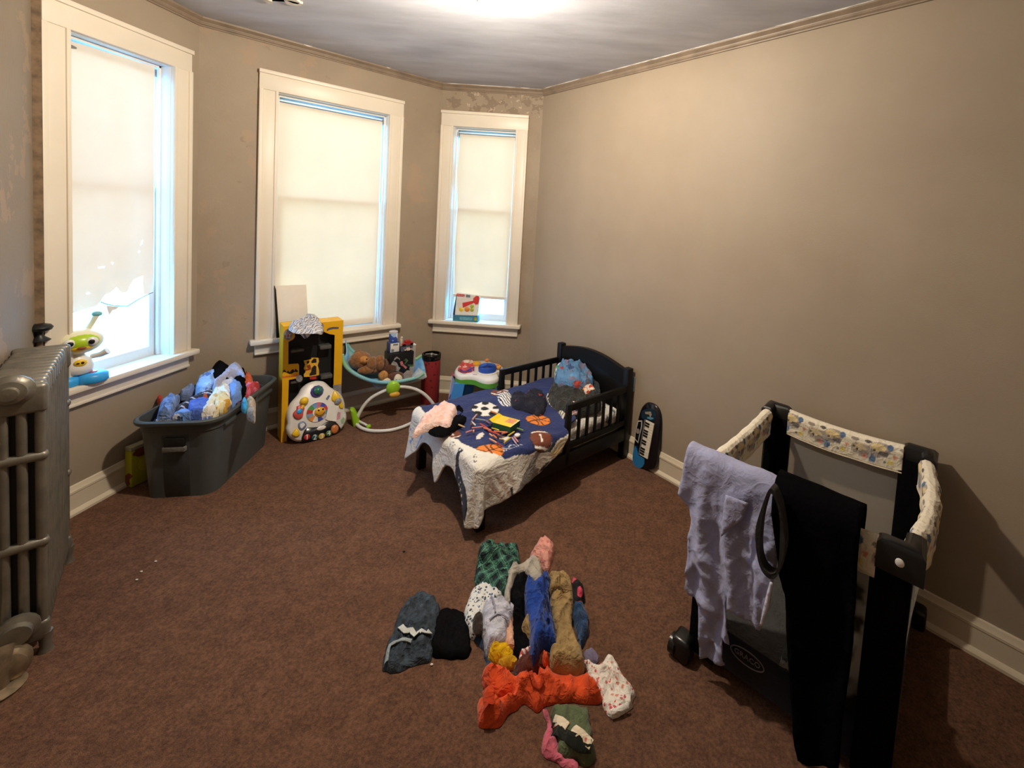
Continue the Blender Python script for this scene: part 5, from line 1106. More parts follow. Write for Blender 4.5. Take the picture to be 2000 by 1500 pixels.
# thin magazine standing against the table
p0 = at(874, 801); fm = PF((p0.x+.02, p0.y-.03, 0), (.45, .9, 0), 0)
mg = fm.root('picture_book', 'thin pink and lilac picture book standing against the activity table', 'book')
pts = [fm.lp(870+a/13.64, 690+b/13.64) for a, b in ((60, 1260), (185, 600), (240, 560), (355, 940), (240, 1230))]; pts[0] = (pts[0][0], 0.0); pts[-1] = (pts[-1][0], 0.0)
m = MB(); m.prism(pts, -.008, 0); m.build('pages', M('book_lilac', (196, 200, 226), rough=.5, rgb2=(170, 180, 220), vs=9), mg); 
m = MB(); m.prism([fm.lp(870+a/13.64, 690+b/13.64) for a, b in ((185, 600), (200, 520), (345, 890), (355, 945), (240, 620))], -.010, .002); m.build('cover_edge', M('book_pink', (206, 92, 120), rough=.5), mg)
m = MB(); m.prism([fm.lp(870+a/13.64, 690+b/13.64) for a, b in ((75, 1215), (130, 1090), (180, 1110), (130, 1225))], 0, .0012); m.build('cover_print', M('book_print_mauve', (150, 96, 150), var=.3, vs=60), mg)

# ------------------------------------------------------------------ things on the other sills
fw = FM('bay_middle'); n_ = fw.to_3x3() @ Vector((0, 1, 0))
cs = [(537, 558), (598, 556), (601, 612), (600, 640), (546, 646)]
fs = PF(fw @ Vector((0, -.035, 0)), DBC); pts = [fs.lp(*p) for p in cs]; pts[-1] = (pts[-1][0], ZS+.001); pts[-2] = (pts[-2][0], ZS+.001)
cbd = thing('cream_board', 'cream fabric board leaning in the left corner of the middle window', 'board', fs.M @ Vector((pts[-1][0], ZS, 0)), math.atan2(DBC.y, DBC.x))
m = MB(); m.prism(pts, -.008, .0, fs.M); m.build('board_face', M('cream_board_cloth', (244, 232, 212), rough=.8, var=.02), cbd, 30, world=True)
e = [fs.lp(536, 558), fs.lp(539, 566), fs.lp(546, 645), fs.lp(540, 646)]; e[2] = (e[2][0], ZS+.001); e[3] = (e[3][0], ZS+.001)
m = MB(); m.prism(e, -.012, .004, fs.M); m.build('black_edge', KN, cbd, 30, world=True)
f3 = PF(FM('bay_right') @ Vector((0, -.03, 0)), Vector((1, -.008, 0)), 6)
A = lambda pts: [f3.lp(870+a/13.33, 560+b/13.33) for a, b in pts]
f3.P = f3.P + Vector((0, 0, ZS)); f3 = PF(f3.P, (1, -.008, 0), 6)
bt = f3.root('toy_carton', 'open toy carton with red toy pictured standing on the right window sill', 'box')
TEAL = M('carton_teal', (50, 120, 150), rough=.5, var=.08, vs=40)
(xa_, ya_), (xb_, yb2), (_, yt2) = A([(195, 850), (840, 900), (300, 170)])
flat('base', TEAL, bt, [(xa_, .0), (xb_, .0)] + A([(835, 755), (200, 735)]), -.055, 0)
flat('base_print', M('carton_teal_light', (110, 170, 190), var=.2, vs=80), bt, A([(370, 860), (700, 880), (700, 800), (370, 780)]), 0, .0012); flat('base_badge', M('print_yellow_green', (170, 180, 60), var=.3, vs=80), bt, A([(740, 880), (820, 885), (820, 800), (740, 800)]), 0, .0012)
bkc = flat('picture_card', M('carton_cream', (226, 220, 212), rough=.5, var=.05), bt, A([(235, 735), (835, 755), (865, 520), (890, 300), (860, 235), (300, 165), (280, 200), (270, 400)]), -.05, -.004)
flat('card_side', M('carton_dark_teal', (40, 70, 80), rough=.5), bt, A([(195, 850), (215, 735), (245, 735), (290, 190), (265, 260), (195, 700)]), -.05, -.002)
pl_ = flat('logo_plate', M('logo_red', (206, 50, 52), rough=.4), bkc, A([(290, 180), (500, 205), (500, 262), (295, 250)]), -.004, -.002)
x, y = A([(398, 225)])[0]; text('logo_text', 'Fisher-Price', .014, WHITEP, pl_, x, y, -.0018, -.10, .0003)
flat('age_label', M('label_grey', (120, 130, 136), var=.3, vs=120), bkc, A([(530, 205), (645, 215), (640, 285), (530, 275)]), -.004, -.003)
HR = M('toy_hammer_red', (214, 62, 58), rough=.4, var=.08, vs=20)
flat('pictured_hammer', HR, bkc, [tuple(p) for p in A([(440, 420), (720, 365), (725, 300), (800, 235), (870, 250), (880, 330), (850, 450), (790, 470), (740, 420), (600, 480), (450, 550)])], -.004, -.001)
flat('pictured_tray', CARD, bkc, A([(250, 500), (300, 480), (350, 640), (700, 660), (790, 500), (850, 490), (830, 740), (240, 720)]), -.004, -.0025)
for (a, b, r), c in (((405, 590, 60), (236, 206, 40)), ((560, 585, 70), (236, 146, 50)), ((690, 505, 50), (170, 180, 50)), ((690, 600, 52), (226, 96, 60))):
    x, y = A([(a, b)])[0]; m = MB(); m.prism(circ(x, y, r/13.33*.0042, 14), -.003, .0, None, .0008); m.build('pictured_ball', M('ball_%d' % a, c, rough=.4), bkc, 50)
# ------------------------------------------------------------------ toy keyboard leaning on the right wall
k0 = at(1262, 922); fk = PF((k0.x-.0, k0.y+.0, 0), DDE, 7)
kb = fk.root('toy_keyboard', 'black and blue toy keyboard leaning upright against the right wall', 'toy keyboard')
Kk = lambda pts, z=0.: [fk.lp(1210+a/7.14, 720+b/7.14, z) for a, b in pts]
o_ = [tuple(p) for p in crom(Kk([(410, 520), (500, 560), (555, 660), (565, 800), (545, 1000), (520, 1200), (490, 1400), (440, 1462), (330, 1460), (220, 1400), (170, 1290), (178, 1150), (215, 900), (250, 720), (290, 600), (350, 535)]), .02)]
dy = min(p[1] for p in o_); 
if dy < .002: o_ = [(x, y-dy+.002) for x, y in o_]
m = MB(); m.prism(o_, -.035, 0, None, .010); m.build('case', M('toy_black_gloss', (16, 16, 24)), kb, 50)
flat('blue_panel', M('keyboard_blue', (36, 112, 168), rough=.35, var=.03), kb, [tuple(p) for p in crom(Kk([(220, 1075), (255, 1160), (270, 1210), (350, 1260), (350, 1320), (310, 1380), (250, 1385), (195, 1320), (188, 1200)]), .02)], .0, .003)
pt_ = flat('key_bed', STEEL, kb, Kk([(352, 705), (378, 712), (290, 1200), (268, 1190)]), 0, .004)
kys = Kk([(378, 712), (490, 768), (398, 1262), (290, 1200)])
A0, A1, A2, A3 = [Vector(p) for p in kys]; KW = M('keyboard_white_key', (228, 220, 204), rough=.35, var=.02)
for i in range(14):
    u0, u1 = i/14+.004, (i+1)/14-.004; flat('white_key', KW, kb, [tuple(A0.lerp(A3, u0)), tuple(A1.lerp(A2, u0)), tuple(A1.lerp(A2, u1)), tuple(A0.lerp(A3, u1))], 0, .006)
for i in (1, 2, 4, 5, 6, 8, 9, 11, 12, 13):
    u = i/14; L0, R0 = A0.lerp(A3, u-.018), A1.lerp(A2, u-.018); L1, R1 = A0.lerp(A3, u+.018), A1.lerp(A2, u+.018)
    flat('black_key', KN, kb, [tuple(L0), tuple(L0.lerp(R0, .5)), tuple(L1.lerp(R1, .5)), tuple(L1)], .006, .011)
g = flat('control_frame', M('keyboard_silver', (190, 186, 180), rough=.35), kb, Kk([(262, 722), (318, 722), (318, 800), (262, 1040), (216, 985), (222, 880)]), 0, .003)
flat('control_panel', M('toy_black_gloss', (16, 16, 24)), g, Kk([(268, 740), (306, 738), (306, 800), (258, 1015), (224, 975), (230, 885)]), .003, .0036)
x, y = Kk([(262, 870)])[0]; flat('control_dial', M('dial_grey', (140, 130, 126), rough=.4, var=.2, vs=60), g, circ(x, y, .016, 16), .0036, .008)
x, y = Kk([(250, 950)])[0]; flat('control_dial', KN, g, circ(x, y, .010, 12), .0036, .008)
g = flat('speaker_panel', M('keyboard_dark_teal', (20, 44, 62), rough=.4, var=.1), kb, [tuple(p) for p in crom(Kk([(320, 590), (420, 560), (500, 590), (505, 680), (470, 735), (380, 700), (310, 690)]), .02)], 0, .003)
flat('speaker_badge', M('badge_cream', (170, 160, 140), rough=.4, var=.3, vs=80), g, Kk([(360, 600), (440, 600), (455, 640), (430, 690), (420, 640), (365, 630)]), .003, .0045)
flat('blue_arc', M('keyboard_arc', (90, 150, 180), rough=.3), g, Kk([(385, 690), (400, 672), (470, 680), (480, 700), (440, 712)]), .003, .0045)
# outlet cover on the wall behind the headboard
wo = onp(1233, 748, D_, (.7048, .7094, 0)); t = thing('wall_outlet', 'pale blue wall outlet plate beside the bed headboard', 'outlet', wo + Vector((-.7048, -.7094, 0))*.001 - Vector((0, 0, .05)), math.atan2(-.7048, .7094))
m = MB(); m.box(-.035, .035, -.008, 0, 0, .105, r=.003); m.build('plate', M('outlet_blue_grey', (132, 156, 172), rough=.5, var=.03), t)
for zz in (.025, .065): m = MB(); m.box(-.016, .016, -.010, -.006, zz, zz+.026, r=.002); m.build('socket', M('socket_grey', (96, 112, 122), rough=.5), t)

# ------------------------------------------------------------------ playpen
PC = Vector((.900, 1.645, 0)); PA = math.atan2(-.609, .793) - .028; HX, HY, PH = .330, .385, .745
pp = thing('playpen', 'black folding playpen with hedgehog print rails and mesh sides', 'playpen', PC, PA)
PE1, PE2 = Vector((math.cos(PA), math.sin(PA), 0)), Vector((-math.sin(PA), math.cos(PA), 0))
def pw_(x, y, z): return PC + PE1*x + PE2*y + Vector((0, 0, z))
MESH = mat_mesh('white_grey_mesh', (190, 186, 178), .30); MESHD = mat_mesh('dark_grey_mesh', (34, 32, 32), .28); SKIRT = cloth('playpen_black_fabric', (24, 22, 28), bs=500, wr=.08)
CAP = M('playpen_cap_plastic', (16, 16, 18), rough=.3, var=.03)
for sx in (-1, 1):
    for sy in (-1, 1):
        a, t_ = .098, .036; x, y = sx*(HX-.014), sy*(HY-.006)
        L = [(x, y), (x-sx*a, y), (x-sx*a, y-sy*t_), (x-sx*t_, y-sy*t_), (x-sx*t_, y-sy*a), (x, y-sy*a)]
        m = MB(); m.prism(L, .03, PH-.045, None, .004); m.build('corner_post', BLACKF, pp, 40)
        x, y = sx*HX, sy*HY
        m = MB(); c = [(x+sx*.012, y+sy*.012), (x-sx*(a+.004), y+sy*.008), (x-sx*(a+.004), y-sy*(t_+.004)), (x-sx*(t_+.006), y-sy*(t_+.006)), (x-sx*(t_+.004), y-sy*(a+.004)), (x+sx*.008, y-sy*(a+.004))]
        m.prism(c, PH-.075, PH+.012, None, .014); k = m.build('corner_cap', CAP, pp, 50)
        if sx > 0 and sy < 0: m = MB(); m.lathe([(.011, 0), (.011, .004), (.006, .006)], 14, Matrix.Translation((x-.045, y-.0125, PH-.030)) @ Matrix.Rotation(PI/2, 4, 'X')); m.build('white_rivet', WHITEP, k, 50)
        m = MB(); m.box(x-sx*.002-.035, x-sx*.002+.035, y-.035+sy*.01, y+.035+sy*.01, .0, .085, r=.014); m.build('foot', CAP, pp, 50)
        if sx < 0: m = MB(); m.lathe([(.02, -.012), (.034, -.012), (.034, .012), (.02, .012)], 18, Matrix.Translation((x-.03, y+sy*.02, .036)) @ Matrix.Rotation(PI/2, 4, 'Y')); m.build('wheel', CAP, pp, 50)
VCP = vcol('hedgehog_print', .8, .2)
def rail(axis, s, bul=.0):
    """printed padded rail: inverted U section swept between two corner posts"""
    L = (HX if axis == 'x' else HY)-.10; n = 150; sec = [(-.022, -.105), (-.024, -.06), (-.026, -.02), (-.020, -.003), (-.008, .006), (.008, .006), (.020, -.003), (.026, -.02), (.024, -.06), (.022, -.105)]
    ar = []; acc = 0
    sc = []
    for (p, q), (p2, q2) in zip(sec, sec[1:]):
        for k in range(5): sc.append((p+(p2-p)*k/5, q+(q2-q)*k/5))
    sc.append(sec[-1]); arc = [0.]
    for (p, q), (p2, q2) in zip(sc, sc[1:]): arc.append(arc[-1]+math.hypot(p2-p, q2-q))
    rings, uv = [], []
    for i in range(n+1):
        t = -L+2*L*i/n; g = 1-abs(t/L)**2; w = 1+bul*(.5*math.sin(t*55)+.8*nz(t*9, s, 3)); sag = -.012*g
        rg = []
        for (p, q), a in zip(sc, arc):
            o = p*w*(1+.06*nz(t*20, q*20, s+2)) + (.028*g if bul > .15 else 0); z = PH-.006+sag+q*(1+.05*nz(t*8, p*10, 1))
            rg.append((t, s*HY-s*.020+o, z) if axis == 'x' else (s*HX-s*.020+o, t, z)); uv.append((t, a))
        rings.append(rg)
    m = MB(); m.loft(rings, False); o = m.build('top_rail', VCP, pp, 180)
    U = np.array(uv); col = np.tile(L3((232, 222, 202)), (len(U), 1)); per = .178
    x = (U[:, 0]+.5+(.06 if axis == 'y' else 0)) % per; y = U[:, 1]; W_a = arc[-1]
    if s*1 > 0: y = W_a-y if False else y
    def E(cx, cy, rx, ry, c, rot=0, k=None):
        best = np.full(len(U), 9.)
        for sh_ in (-per, 0, per):
            for yy in ((cy, W_a-cy)):
                cr, sr = math.cos(rot), math.sin(rot); a, b = x-cx-sh_, y-yy
                best = np.minimum(best, ((a*cr+b*sr)/(rx*1.3))**2+((-a*sr+b*cr)/(ry*1.3))**2)
        mk = best < 1
        if k: mk &= k(best)
        col[mk] = L3(c)
    E(.045, .055, .030, .022, (176, 164, 152)); E(.040, .062, .020, .013, (214, 196, 158)); E(.030, .050, .004, .004, (30, 28, 28)); E(.018, .06, .003, .003, (40, 36, 36)); E(.056, .045, .016, .008, (150, 140, 132), .3)
    E(.110, .075, .034, .024, (166, 156, 150), .4); E(.108, .084, .022, .013, (222, 200, 150)); E(.095, .07, .004, .004, (30, 28, 28)); E(.128, .062, .014, .010, (112, 106, 104))
    E(.088, .030, .012, .012, (96, 122, 160)); E(.062, .030, .008, .007, (216, 112, 100)); E(.074, .034, .009, .006, (160, 158, 160)); E(.150, .095, .009, .009, (86, 110, 148)); E(.155, .03, .010, .007, (226, 206, 120)); E(.020, .095, .012, .006, (150, 136, 126)); E(.135, .025, .004, .004, (90, 86, 84)); E(.168, .06, .006, .006, (214, 140, 116)); E(.070, .098, .010, .005, (96, 88, 84))
    set_print(o.data, col)
    for d in (0, -1):
        m = MB(); m.tube([r[d] for r in rings[::6]], .0028, 6); m.build('rail_piping', M('cream_piping', (220, 206, 182), rough=.8), o, 60)
    # thickness
    md = o.modifiers.new('thickness', 'SOLIDIFY'); md.thickness = .003; md.offset = -1
rail('x', -1); rail('x', 1); rail('y', -1, .12); rail('y', 1, .20)
zb_ = .175
for axis, s in (('x', -1), ('x', 1), ('y', -1), ('y', 1)):
    L = (HX if axis == 'x' else HY)-.09; c = s*((HY if axis == 'x' else HX)-.020); n = 12; rg = []
    for i in range(n+1):
        t = -L+2*L*i/n; b = -s*.012*(1-(t/L)**2); ob = .05*(1-(t/L)**2) if (axis, s) == ('y', 1) else 0
        rg.append([(t, c+b*math.sin(PI*k/6), zb_-.02+(PH-.10-zb_+.02)*k/6) if axis == 'x' else (c+b*math.sin(PI*k/6)+ob*(k/6), t, zb_-.02+(PH-.10-zb_+.02)*k/6) for k in range(7)])
    m = MB(); m.loft(rg, False); m.build('mesh_panel', MESHD if (axis, s) == ('x', -1) else MESH, pp, 180)
    m = MB(); w = .006
    if axis == 'x': m.box(-L-.04, L+.04, c-w, c+w, .045, zb_, r=.004)
    else: m.box(c-w, c+w, -L-.04, L+.04, .045, zb_, r=.004)
    sk = m.build('lower_skirt', SKIRT, pp, 40)
    if (axis, s) == ('x', -1):
        lx = None; q = onp(1462, 1254, pw_(0, -HY+.014, 0), -PE2) - PC; lx, lz = q.dot(PE1), q.z; lz = min(max(lz, .08), .135)
        MX = Matrix(((1, 0, 0, lx), (0, 0, -1, c-w-.0012), (0, 1, 0, lz), (0, 0, 0, 1)))
        LG = M('logo_grey_thread', (120, 118, 124), rough=.8)
        m = MB(); ring = [(.058*math.cos(a), .026*math.sin(a), 0) for a in [2*PI*i/32 for i in range(32)]]; m.tube(ring, .0022, 6, MX, closed=True); lo_ = m.build('logo_oval', LG, sk, 60)
        tx = text('logo_text', 'GRACO', .026, LG, lo_, 0, 0, .0); tx.data.transform(MX)
m = MB(); m.box(-HX+.03, HX-.03, -HY+.03, HY-.03, .05, .10, r=.012); o = m.build('playpen_mattress', cloth('playpen_pad_grey', (96, 94, 96)), None, 40); o.location = PC; o.rotation_euler = (0, 0, PA); tag(o, 'thin grey mattress pad lying inside the playpen', 'mattress')
# bedding heaped inside against the near right corner
m = MB(); m.v, m.f = [], []
v, f = fill(rrect(-.02, .275, -.335, -.05, .05, 5), .014)
d = edge_dist(v, np.array(rrect(-.02, .275, -.335, -.05, .05, 5))); q = np.sqrt(1-(1-np.minimum(d/.06, 1))**2)
m.v = [(x, y, .101+e*(.20+.05*nz(x*9, y*9, 2)+.03*(1-abs(nz(x*14, y*14, 6)))**3)) for (x, y), e in zip(v, q)]; m.f = f
o = m.build('blanket', spotted('white_brown_blanket', (206, 202, 198), [(206, 202, 198), (150, 140, 126), (206, 202, 198), (176, 160, 130), (110, 124, 130)], 9, .42), None, 180); o.location = PC; o.rotation_euler = (0, 0, PA); tag(o, 'white patterned blanket heaped inside the playpen near its front right post', 'blanket')
v, f = fill(rrect(.085, .250, .14, .625, .02, 3), .012)
m = MB(); m.v = [(x, -HY+.040+.008*math.sin(x*60)+.010*nz(x*9, z*6, 3)+.006*nz(x*22, z*20, 5), z) for x, z in v]; m.f = f
o = m.build('towel', mat_towel(), None, 180); o.location = PC; o.rotation_euler = (0, 0, PA); tag(o, 'white blotched towel hanging inside the playpen against the near mesh by the front right post', 'towel')
md = o.modifiers.new('thickness', 'SOLIDIFY'); md.thickness = .004

# shirt and trousers hung over the near rail
nf = -PE2; P0 = pw_(0, -HY+.020, PH)
SHC = cloth('lavender_shirting', (158, 160, 192), bump=.2, var=.05, wr=.22)
o = drape('shirt', [(1356, 888), (1364, 880), (1398, 886), (1440, 915), (1498, 946), (1512, 962), (1512, 1000), (1521, 1050), (1520, 1110), (1512, 1160), (1500, 1195), (1489, 1222), (1470, 1206), (1448, 1190), (1430, 1176), (1428, 1150), (1424, 1170), (1432, 1246), (1416, 1236), (1418, 1294), (1396, 1286), (1372, 1277), (1369, 1170), (1346, 1160), (1340, 1146), (1346, 1060), (1352, 1010), (1346, 985), (1328, 960), (1334, 934), (1344, 912)], P0, PE1, nf, PH+.006, .030, SHC, off=.036, back=.20, fold=(8.5, .026), seed=2, top=.035, slant=.10, ds=.010, wrk=.016)
tag(o, 'lavender button shirt hung over the near left rail of the playpen', 'shirt', 'clothes hung over the playpen rail')
m = MB(); q = [onp(x, y, P0 + nf*.075, nf) for x, y in ((1482, 1222), (1493, 1218), (1506, 1178), (1515, 1132), (1508, 1130), (1496, 1170))]
o2 = drape('button_placket', [(1484, 1221), (1490, 1220), (1503, 1180), (1512, 1135), (1506, 1133), (1494, 1175)], P0, PE1, nf, PH+.006, .030, cloth('pale_shirting', (206, 208, 228), wr=.2), off=.075, fold=(2, .001), seed=2, parent=o, ds=.01)
o3 = drape('chest_pocket', [(1418, 966), (1462, 982), (1452, 1012), (1438, 1024), (1410, 1046), (1414, 1000)], P0, PE1, nf, PH+.006, .030, SHC, off=.072, fold=(5, .004), seed=2, parent=o, ds=.012)
PAN = cloth('black_trouser_cloth', (9, 8, 11), bs=600., var=.15, sheen=0., spec=.02, wr=.15)
o = drape('trousers', [(1496, 945), (1520, 958), (1560, 975), (1610, 1000), (1650, 1020), (1676, 1038), (1675, 1100), (1672, 1180), (1668, 1250), (1658, 1330), (1648, 1400), (1643, 1470), (1640, 1492), (1600, 1494), (1562, 1484), (1552, 1420), (1546, 1330), (1541, 1240), (1538, 1150), (1524, 1120), (1514, 1060), (1508, 1000)], P0, PE1, nf, PH+.006, .030, PAN, off=.060, back=.22, fold=(6, .016), seed=7, top=.035)
tag(o, 'long black trousers hung over the middle of the near playpen rail', 'trousers', 'clothes hung over the playpen rail')
lp_ = [onp(x, y, P0 + nf*.105, nf) for x, y in ((1506, 958), (1494, 985), (1484, 1030), (1483, 1075), (1490, 1105), (1504, 1121), (1517, 1118), (1524, 1095), (1528, 1060), (1526, 1010), (1518, 975))]
m = MB(); lp2 = [Vector(p) for p in lp_]; N_ = 44; rings = []
cl_ = []
for i in range(len(lp2)):
    for k in range(4):
        p0, p1, p2, p3 = lp2[i-1], lp2[i], lp2[(i+1) % len(lp2)], lp2[(i+2) % len(lp2)]; t = k/4
        cl_.append(.5*((2*p1)+(p2-p0)*t+(2*p0-5*p1+4*p2-p3)*t*t+(3*p1-p0-3*p2+p3)*t**3))
cen = sum(cl_, Vector())/len(cl_)
for p in cl_:
    r_ = (p-cen).normalized(); rings.append([p+r_*.010+nf*.008, p+r_*.010-nf*.030, p-r_*.004-nf*.030, p-r_*.006+nf*.008])
rings.append(rings[0]); m.loft(rings, True, False, False); m.build('waistband_loop', cloth('brown_black_cloth', (34, 27, 26), wr=.15), o, 60, world=True)

# ------------------------------------------------------------------ clothes piled on the carpet
G = 'clothes piled on the carpet'
def fc(name, label, cat, pts, z, th, mat, **k):
    z = z*.6+.004; th = th*.62; k['base'] = max(.002, z-th*1.1); k.setdefault('seed', len(bpy.data.objects)*.37); k['ds'] = .006; k.setdefault('R', .020); k.setdefault('grow', 1.05); k.setdefault('wr', 1.9); th *= .9
    if 'fold' in k: k['fold'] = (k['fold'][0], k['fold'][1], k['fold'][2]*1.35)
    if 'fold' not in k: k['fold'] = (53*len(bpy.data.objects) % 180, 12, .014)
    return garment(name, label, cat, [(720+a/3.1255, 1020+b/3.125) for a, b in pts], z, th, mat, group=G, **k)
DEN = M('dark_denim', (58, 70, 84), rough=.9, var=.35, vs=45, bump=.4, bs=500, wr=.55); GRN = plaid('green_plaid', (64, 118, 98), (14, 30, 36), (160, 200, 184), .042)
FLO = spotted('blue_floral', (220, 220, 218), [(220, 220, 218), (92, 112, 140), (70, 80, 100), (60, 66, 76), (150, 160, 180)], 85, .40); PALE = cloth('pale_lilac_grey', (200, 200, 214)); BEI = cloth('beige_grey_knit', (178, 170, 158), bump=.5); KHA = cloth('khaki_twill', (166, 138, 92), var=.15, vs=20); ROY = cloth('royal_blue_fleece', (34, 68, 150), var=.15)
YEC = cloth('yellow_cloth', (228, 180, 20)); ORC = cloth('orange_fleece', (224, 84, 40), var=.08); WRP = spotted('white_red_print', (226, 218, 208), [(226, 218, 208), (196, 84, 90), (206, 110, 110), (214, 140, 120)], 62, .32); OLV = cloth('olive_cloth', (92, 102, 74)); PNK = cloth('dusty_pink_cloth', (206, 104, 124)); PPK = spotted('pink_lace', (226, 160, 146), [(226, 160, 146), (206, 130, 120)], 50, .4); ORC_SHADE = cloth('shaded_orange_cloth', (84, 38, 28)); LIL = cloth('dusk_lilac', (128, 118, 146))
fc('jeans', 'dark grey blue folded jeans at the left edge of the floor pile', 'jeans', [(310, 428), (370, 440), (425, 490), (412, 600), (390, 700), (375, 795), (280, 820), (250, 830), (190, 862), (100, 845), (105, 760), (150, 640), (180, 540), (235, 465)], .045, .075, DEN, fold=(-20, 13, .016), lump=.2)
j = bpy.data.objects['jeans']
def patch(name, par, pts, z, mat, r=.004):
    ribbon(name, par, [at(720+a/3.1255, 1020+b/3.125, z) for a, b in pts], r, mat)
patch('white_trim', j, [(195, 610), (225, 650), (260, 640), (285, 670), (320, 645), (350, 665), (378, 640)], .055, cloth('off_white_trim', (206, 208, 206)), .010)
patch('leg_seam', j, [(108, 830), (130, 745), (200, 735), (262, 735)], .045, cloth('pale_denim_edge', (150, 160, 164)), .006)
fc('black_sweatshirt', 'black folded cloth between the jeans and the floor pile', 'clothing', [(440, 522), (500, 508), (545, 512), (592, 552), (614, 640), (610, 770), (500, 792), (388, 772), (392, 690), (412, 600)], .035, .05, BLACKF, fold=(30, 12, .010))
fc('denim_trousers', 'dark blue denim trousers showing under the left side of the pile', 'jeans', [(640, 640), (690, 600), (740, 640), (760, 760), (760, 880), (715, 890), (705, 760), (650, 700)], .03, .05, cloth('navy_denim', (40, 58, 82), var=.25))
fc('shaded_sweater_part', 'shaded part of the orange sweater as maroon cloth under the khaki shorts', 'sweater', [(900, 850), (1020, 770), (1160, 790), (1310, 830), (1330, 940), (1200, 920), (1080, 880), (960, 930)], .05, .07, ORC_SHADE)  # orange sweater's shadowed part, its shade put into a maroon colour
fc('blue_jeans', 'blue denim bunched at the right side of the pile behind khaki', 'jeans', [(1240, 500), (1300, 478), (1338, 512), (1345, 600), (1320, 690), (1290, 700), (1270, 620)], .06, .08, cloth('mid_denim', (40, 72, 112), var=.25, vs=40), fold=(0, 14, .012))
fc('pink_black_top', 'black top with pink print at the right edge of the pile', 'shirt', [(1235, 345), (1285, 350), (1322, 405), (1305, 445), (1265, 500), (1235, 470)], .07, .08, spotted('pink_on_black', (24, 20, 24), [(24, 20, 24), (206, 70, 96), (24, 20, 24), (222, 120, 130)], 22, .42))
fc('lilac_sock', 'small dusk lilac sock at the right of the khaki shorts', 'sock', [(1320, 765), (1370, 770), (1402, 800), (1396, 832), (1340, 830)], .03, .04, LIL)
fc('plaid_shirt', 'green plaid shirt at the top of the floor pile', 'shirt', [(690, 130), (745, 108), (800, 104), (860, 102), (905, 115), (920, 180), (915, 250), (880, 310), (850, 395), (800, 395), (740, 360), (665, 330), (662, 240), (675, 170)], .09, .14, GRN, fold=(80, 8, .034))
fc('pink_lace_top', 'pink lace top sticking out at the far tip of the pile', 'shirt', [(985, 190), (1020, 130), (1050, 82), (1080, 60), (1112, 85), (1132, 140), (1112, 215), (1090, 255), (1050, 220)], .06, .09, PPK, fold=(60, 12, .016))
fc('floral_shirt', 'white and blue floral shirt at the left of the pile', 'shirt', [(612, 420), (650, 370), (700, 345), (770, 355), (812, 410), (805, 455), (730, 480), (705, 540), (690, 610), (645, 640), (610, 600), (588, 530), (600, 460)], .075, .10, FLO, fold=(20, 9, .012))
fc('dark_floral_lining', 'dark brown lining below the white floral shirt', 'clothing', [(640, 560), (690, 540), (705, 600), (690, 650), (650, 655)], .085, .03, cloth('dark_brown_cloth', (52, 40, 36)))
fc('black_sweater', 'black sweater running down the middle of the pile', 'sweater', [(885, 345), (960, 320), (1000, 360), (990, 470), (960, 520), (990, 610), (1000, 720), (950, 790), (900, 750), (860, 640), (850, 550), (880, 500), (860, 450)], .105, .10, BLACKF)
fc('beige_socks', 'grey beige knit leggings draped at the top middle of the pile', 'leggings', [(865, 240), (920, 230), (960, 205), (990, 183), (1040, 195), (1055, 240), (1060, 300), (1062, 350), (1010, 358), (978, 330), (965, 290), (905, 320), (880, 390), (868, 470), (838, 440), (838, 390), (850, 310)], .135, .10, BEI, fold=(30, 10, .018))
fc('peach_lining', 'peach cloth edge between pale trousers and black sweater', 'clothing', [(850, 560), (885, 540), (880, 620), (895, 720), (870, 730), (835, 700), (840, 620)], .095, .04, cloth('peach_cloth', (230, 178, 150)))
fc('pale_trousers', 'pale lilac grey folded trousers in the left middle of the pile', 'trousers', [(708, 480), (780, 465), (860, 452), (912, 480), (885, 540), (850, 640), (840, 700), (780, 720), (728, 725), (712, 650), (698, 580)], .105, .09, PALE, fold=(75, 9, .014))
fc('yellow_shirt', 'yellow cloth folded below the pale lilac trousers', 'shirt', [(728, 738), (770, 722), (840, 712), (885, 730), (890, 785), (850, 800), (790, 805), (740, 800), (728, 770)], .065, .07, YEC)
fc('mustard_band', 'mustard yellow band under the yellow cloth', 'clothing', [(790, 830), (860, 800), (920, 800), (925, 830), (870, 860), (820, 862)], .045, .05, cloth('mustard_cloth', (196, 150, 30)))
fc('khaki_shorts', 'khaki cargo shorts lying on top at the right of the pile', 'shorts', [(1102, 312), (1160, 308), (1205, 312), (1240, 350), (1252, 450), (1248, 560), (1290, 670), (1312, 750), (1300, 822), (1215, 820), (1120, 792), (1110, 720), (1145, 640), (1130, 540), (1112, 450), (1098, 390)], .135, .13, KHA, fold=(70, 8, .016), base=.05)
k = bpy.data.objects['khaki_shorts']
patch('waist_seam', k, [(1104, 385), (1150, 380), (1200, 384), (1244, 384)], .108, cloth('khaki_seam', (140, 114, 74)), .004); patch('fly_seam', k, [(1160, 318), (1162, 380)], .107, cloth('khaki_seam', (140, 114, 74)), .003)
fc('khaki_trousers', 'second khaki leg poking out left of the blue hoodie', 'shorts', [(935, 610), (980, 540), (1000, 600), (1000, 680), (965, 660)], .10, .07, KHA)
fc('blue_hoodie', 'royal blue fleece hoodie draped over the top of the pile', 'hoodie', [(958, 350), (1000, 342), (1045, 315), (1090, 285), (1112, 330), (1108, 420), (1125, 520), (1145, 640), (1150, 690), (1085, 690), (1060, 705), (1012, 762), (988, 700), (990, 600), (975, 520), (955, 430)], .165, .12, ROY, fold=(5, 12, .026), base=.07)
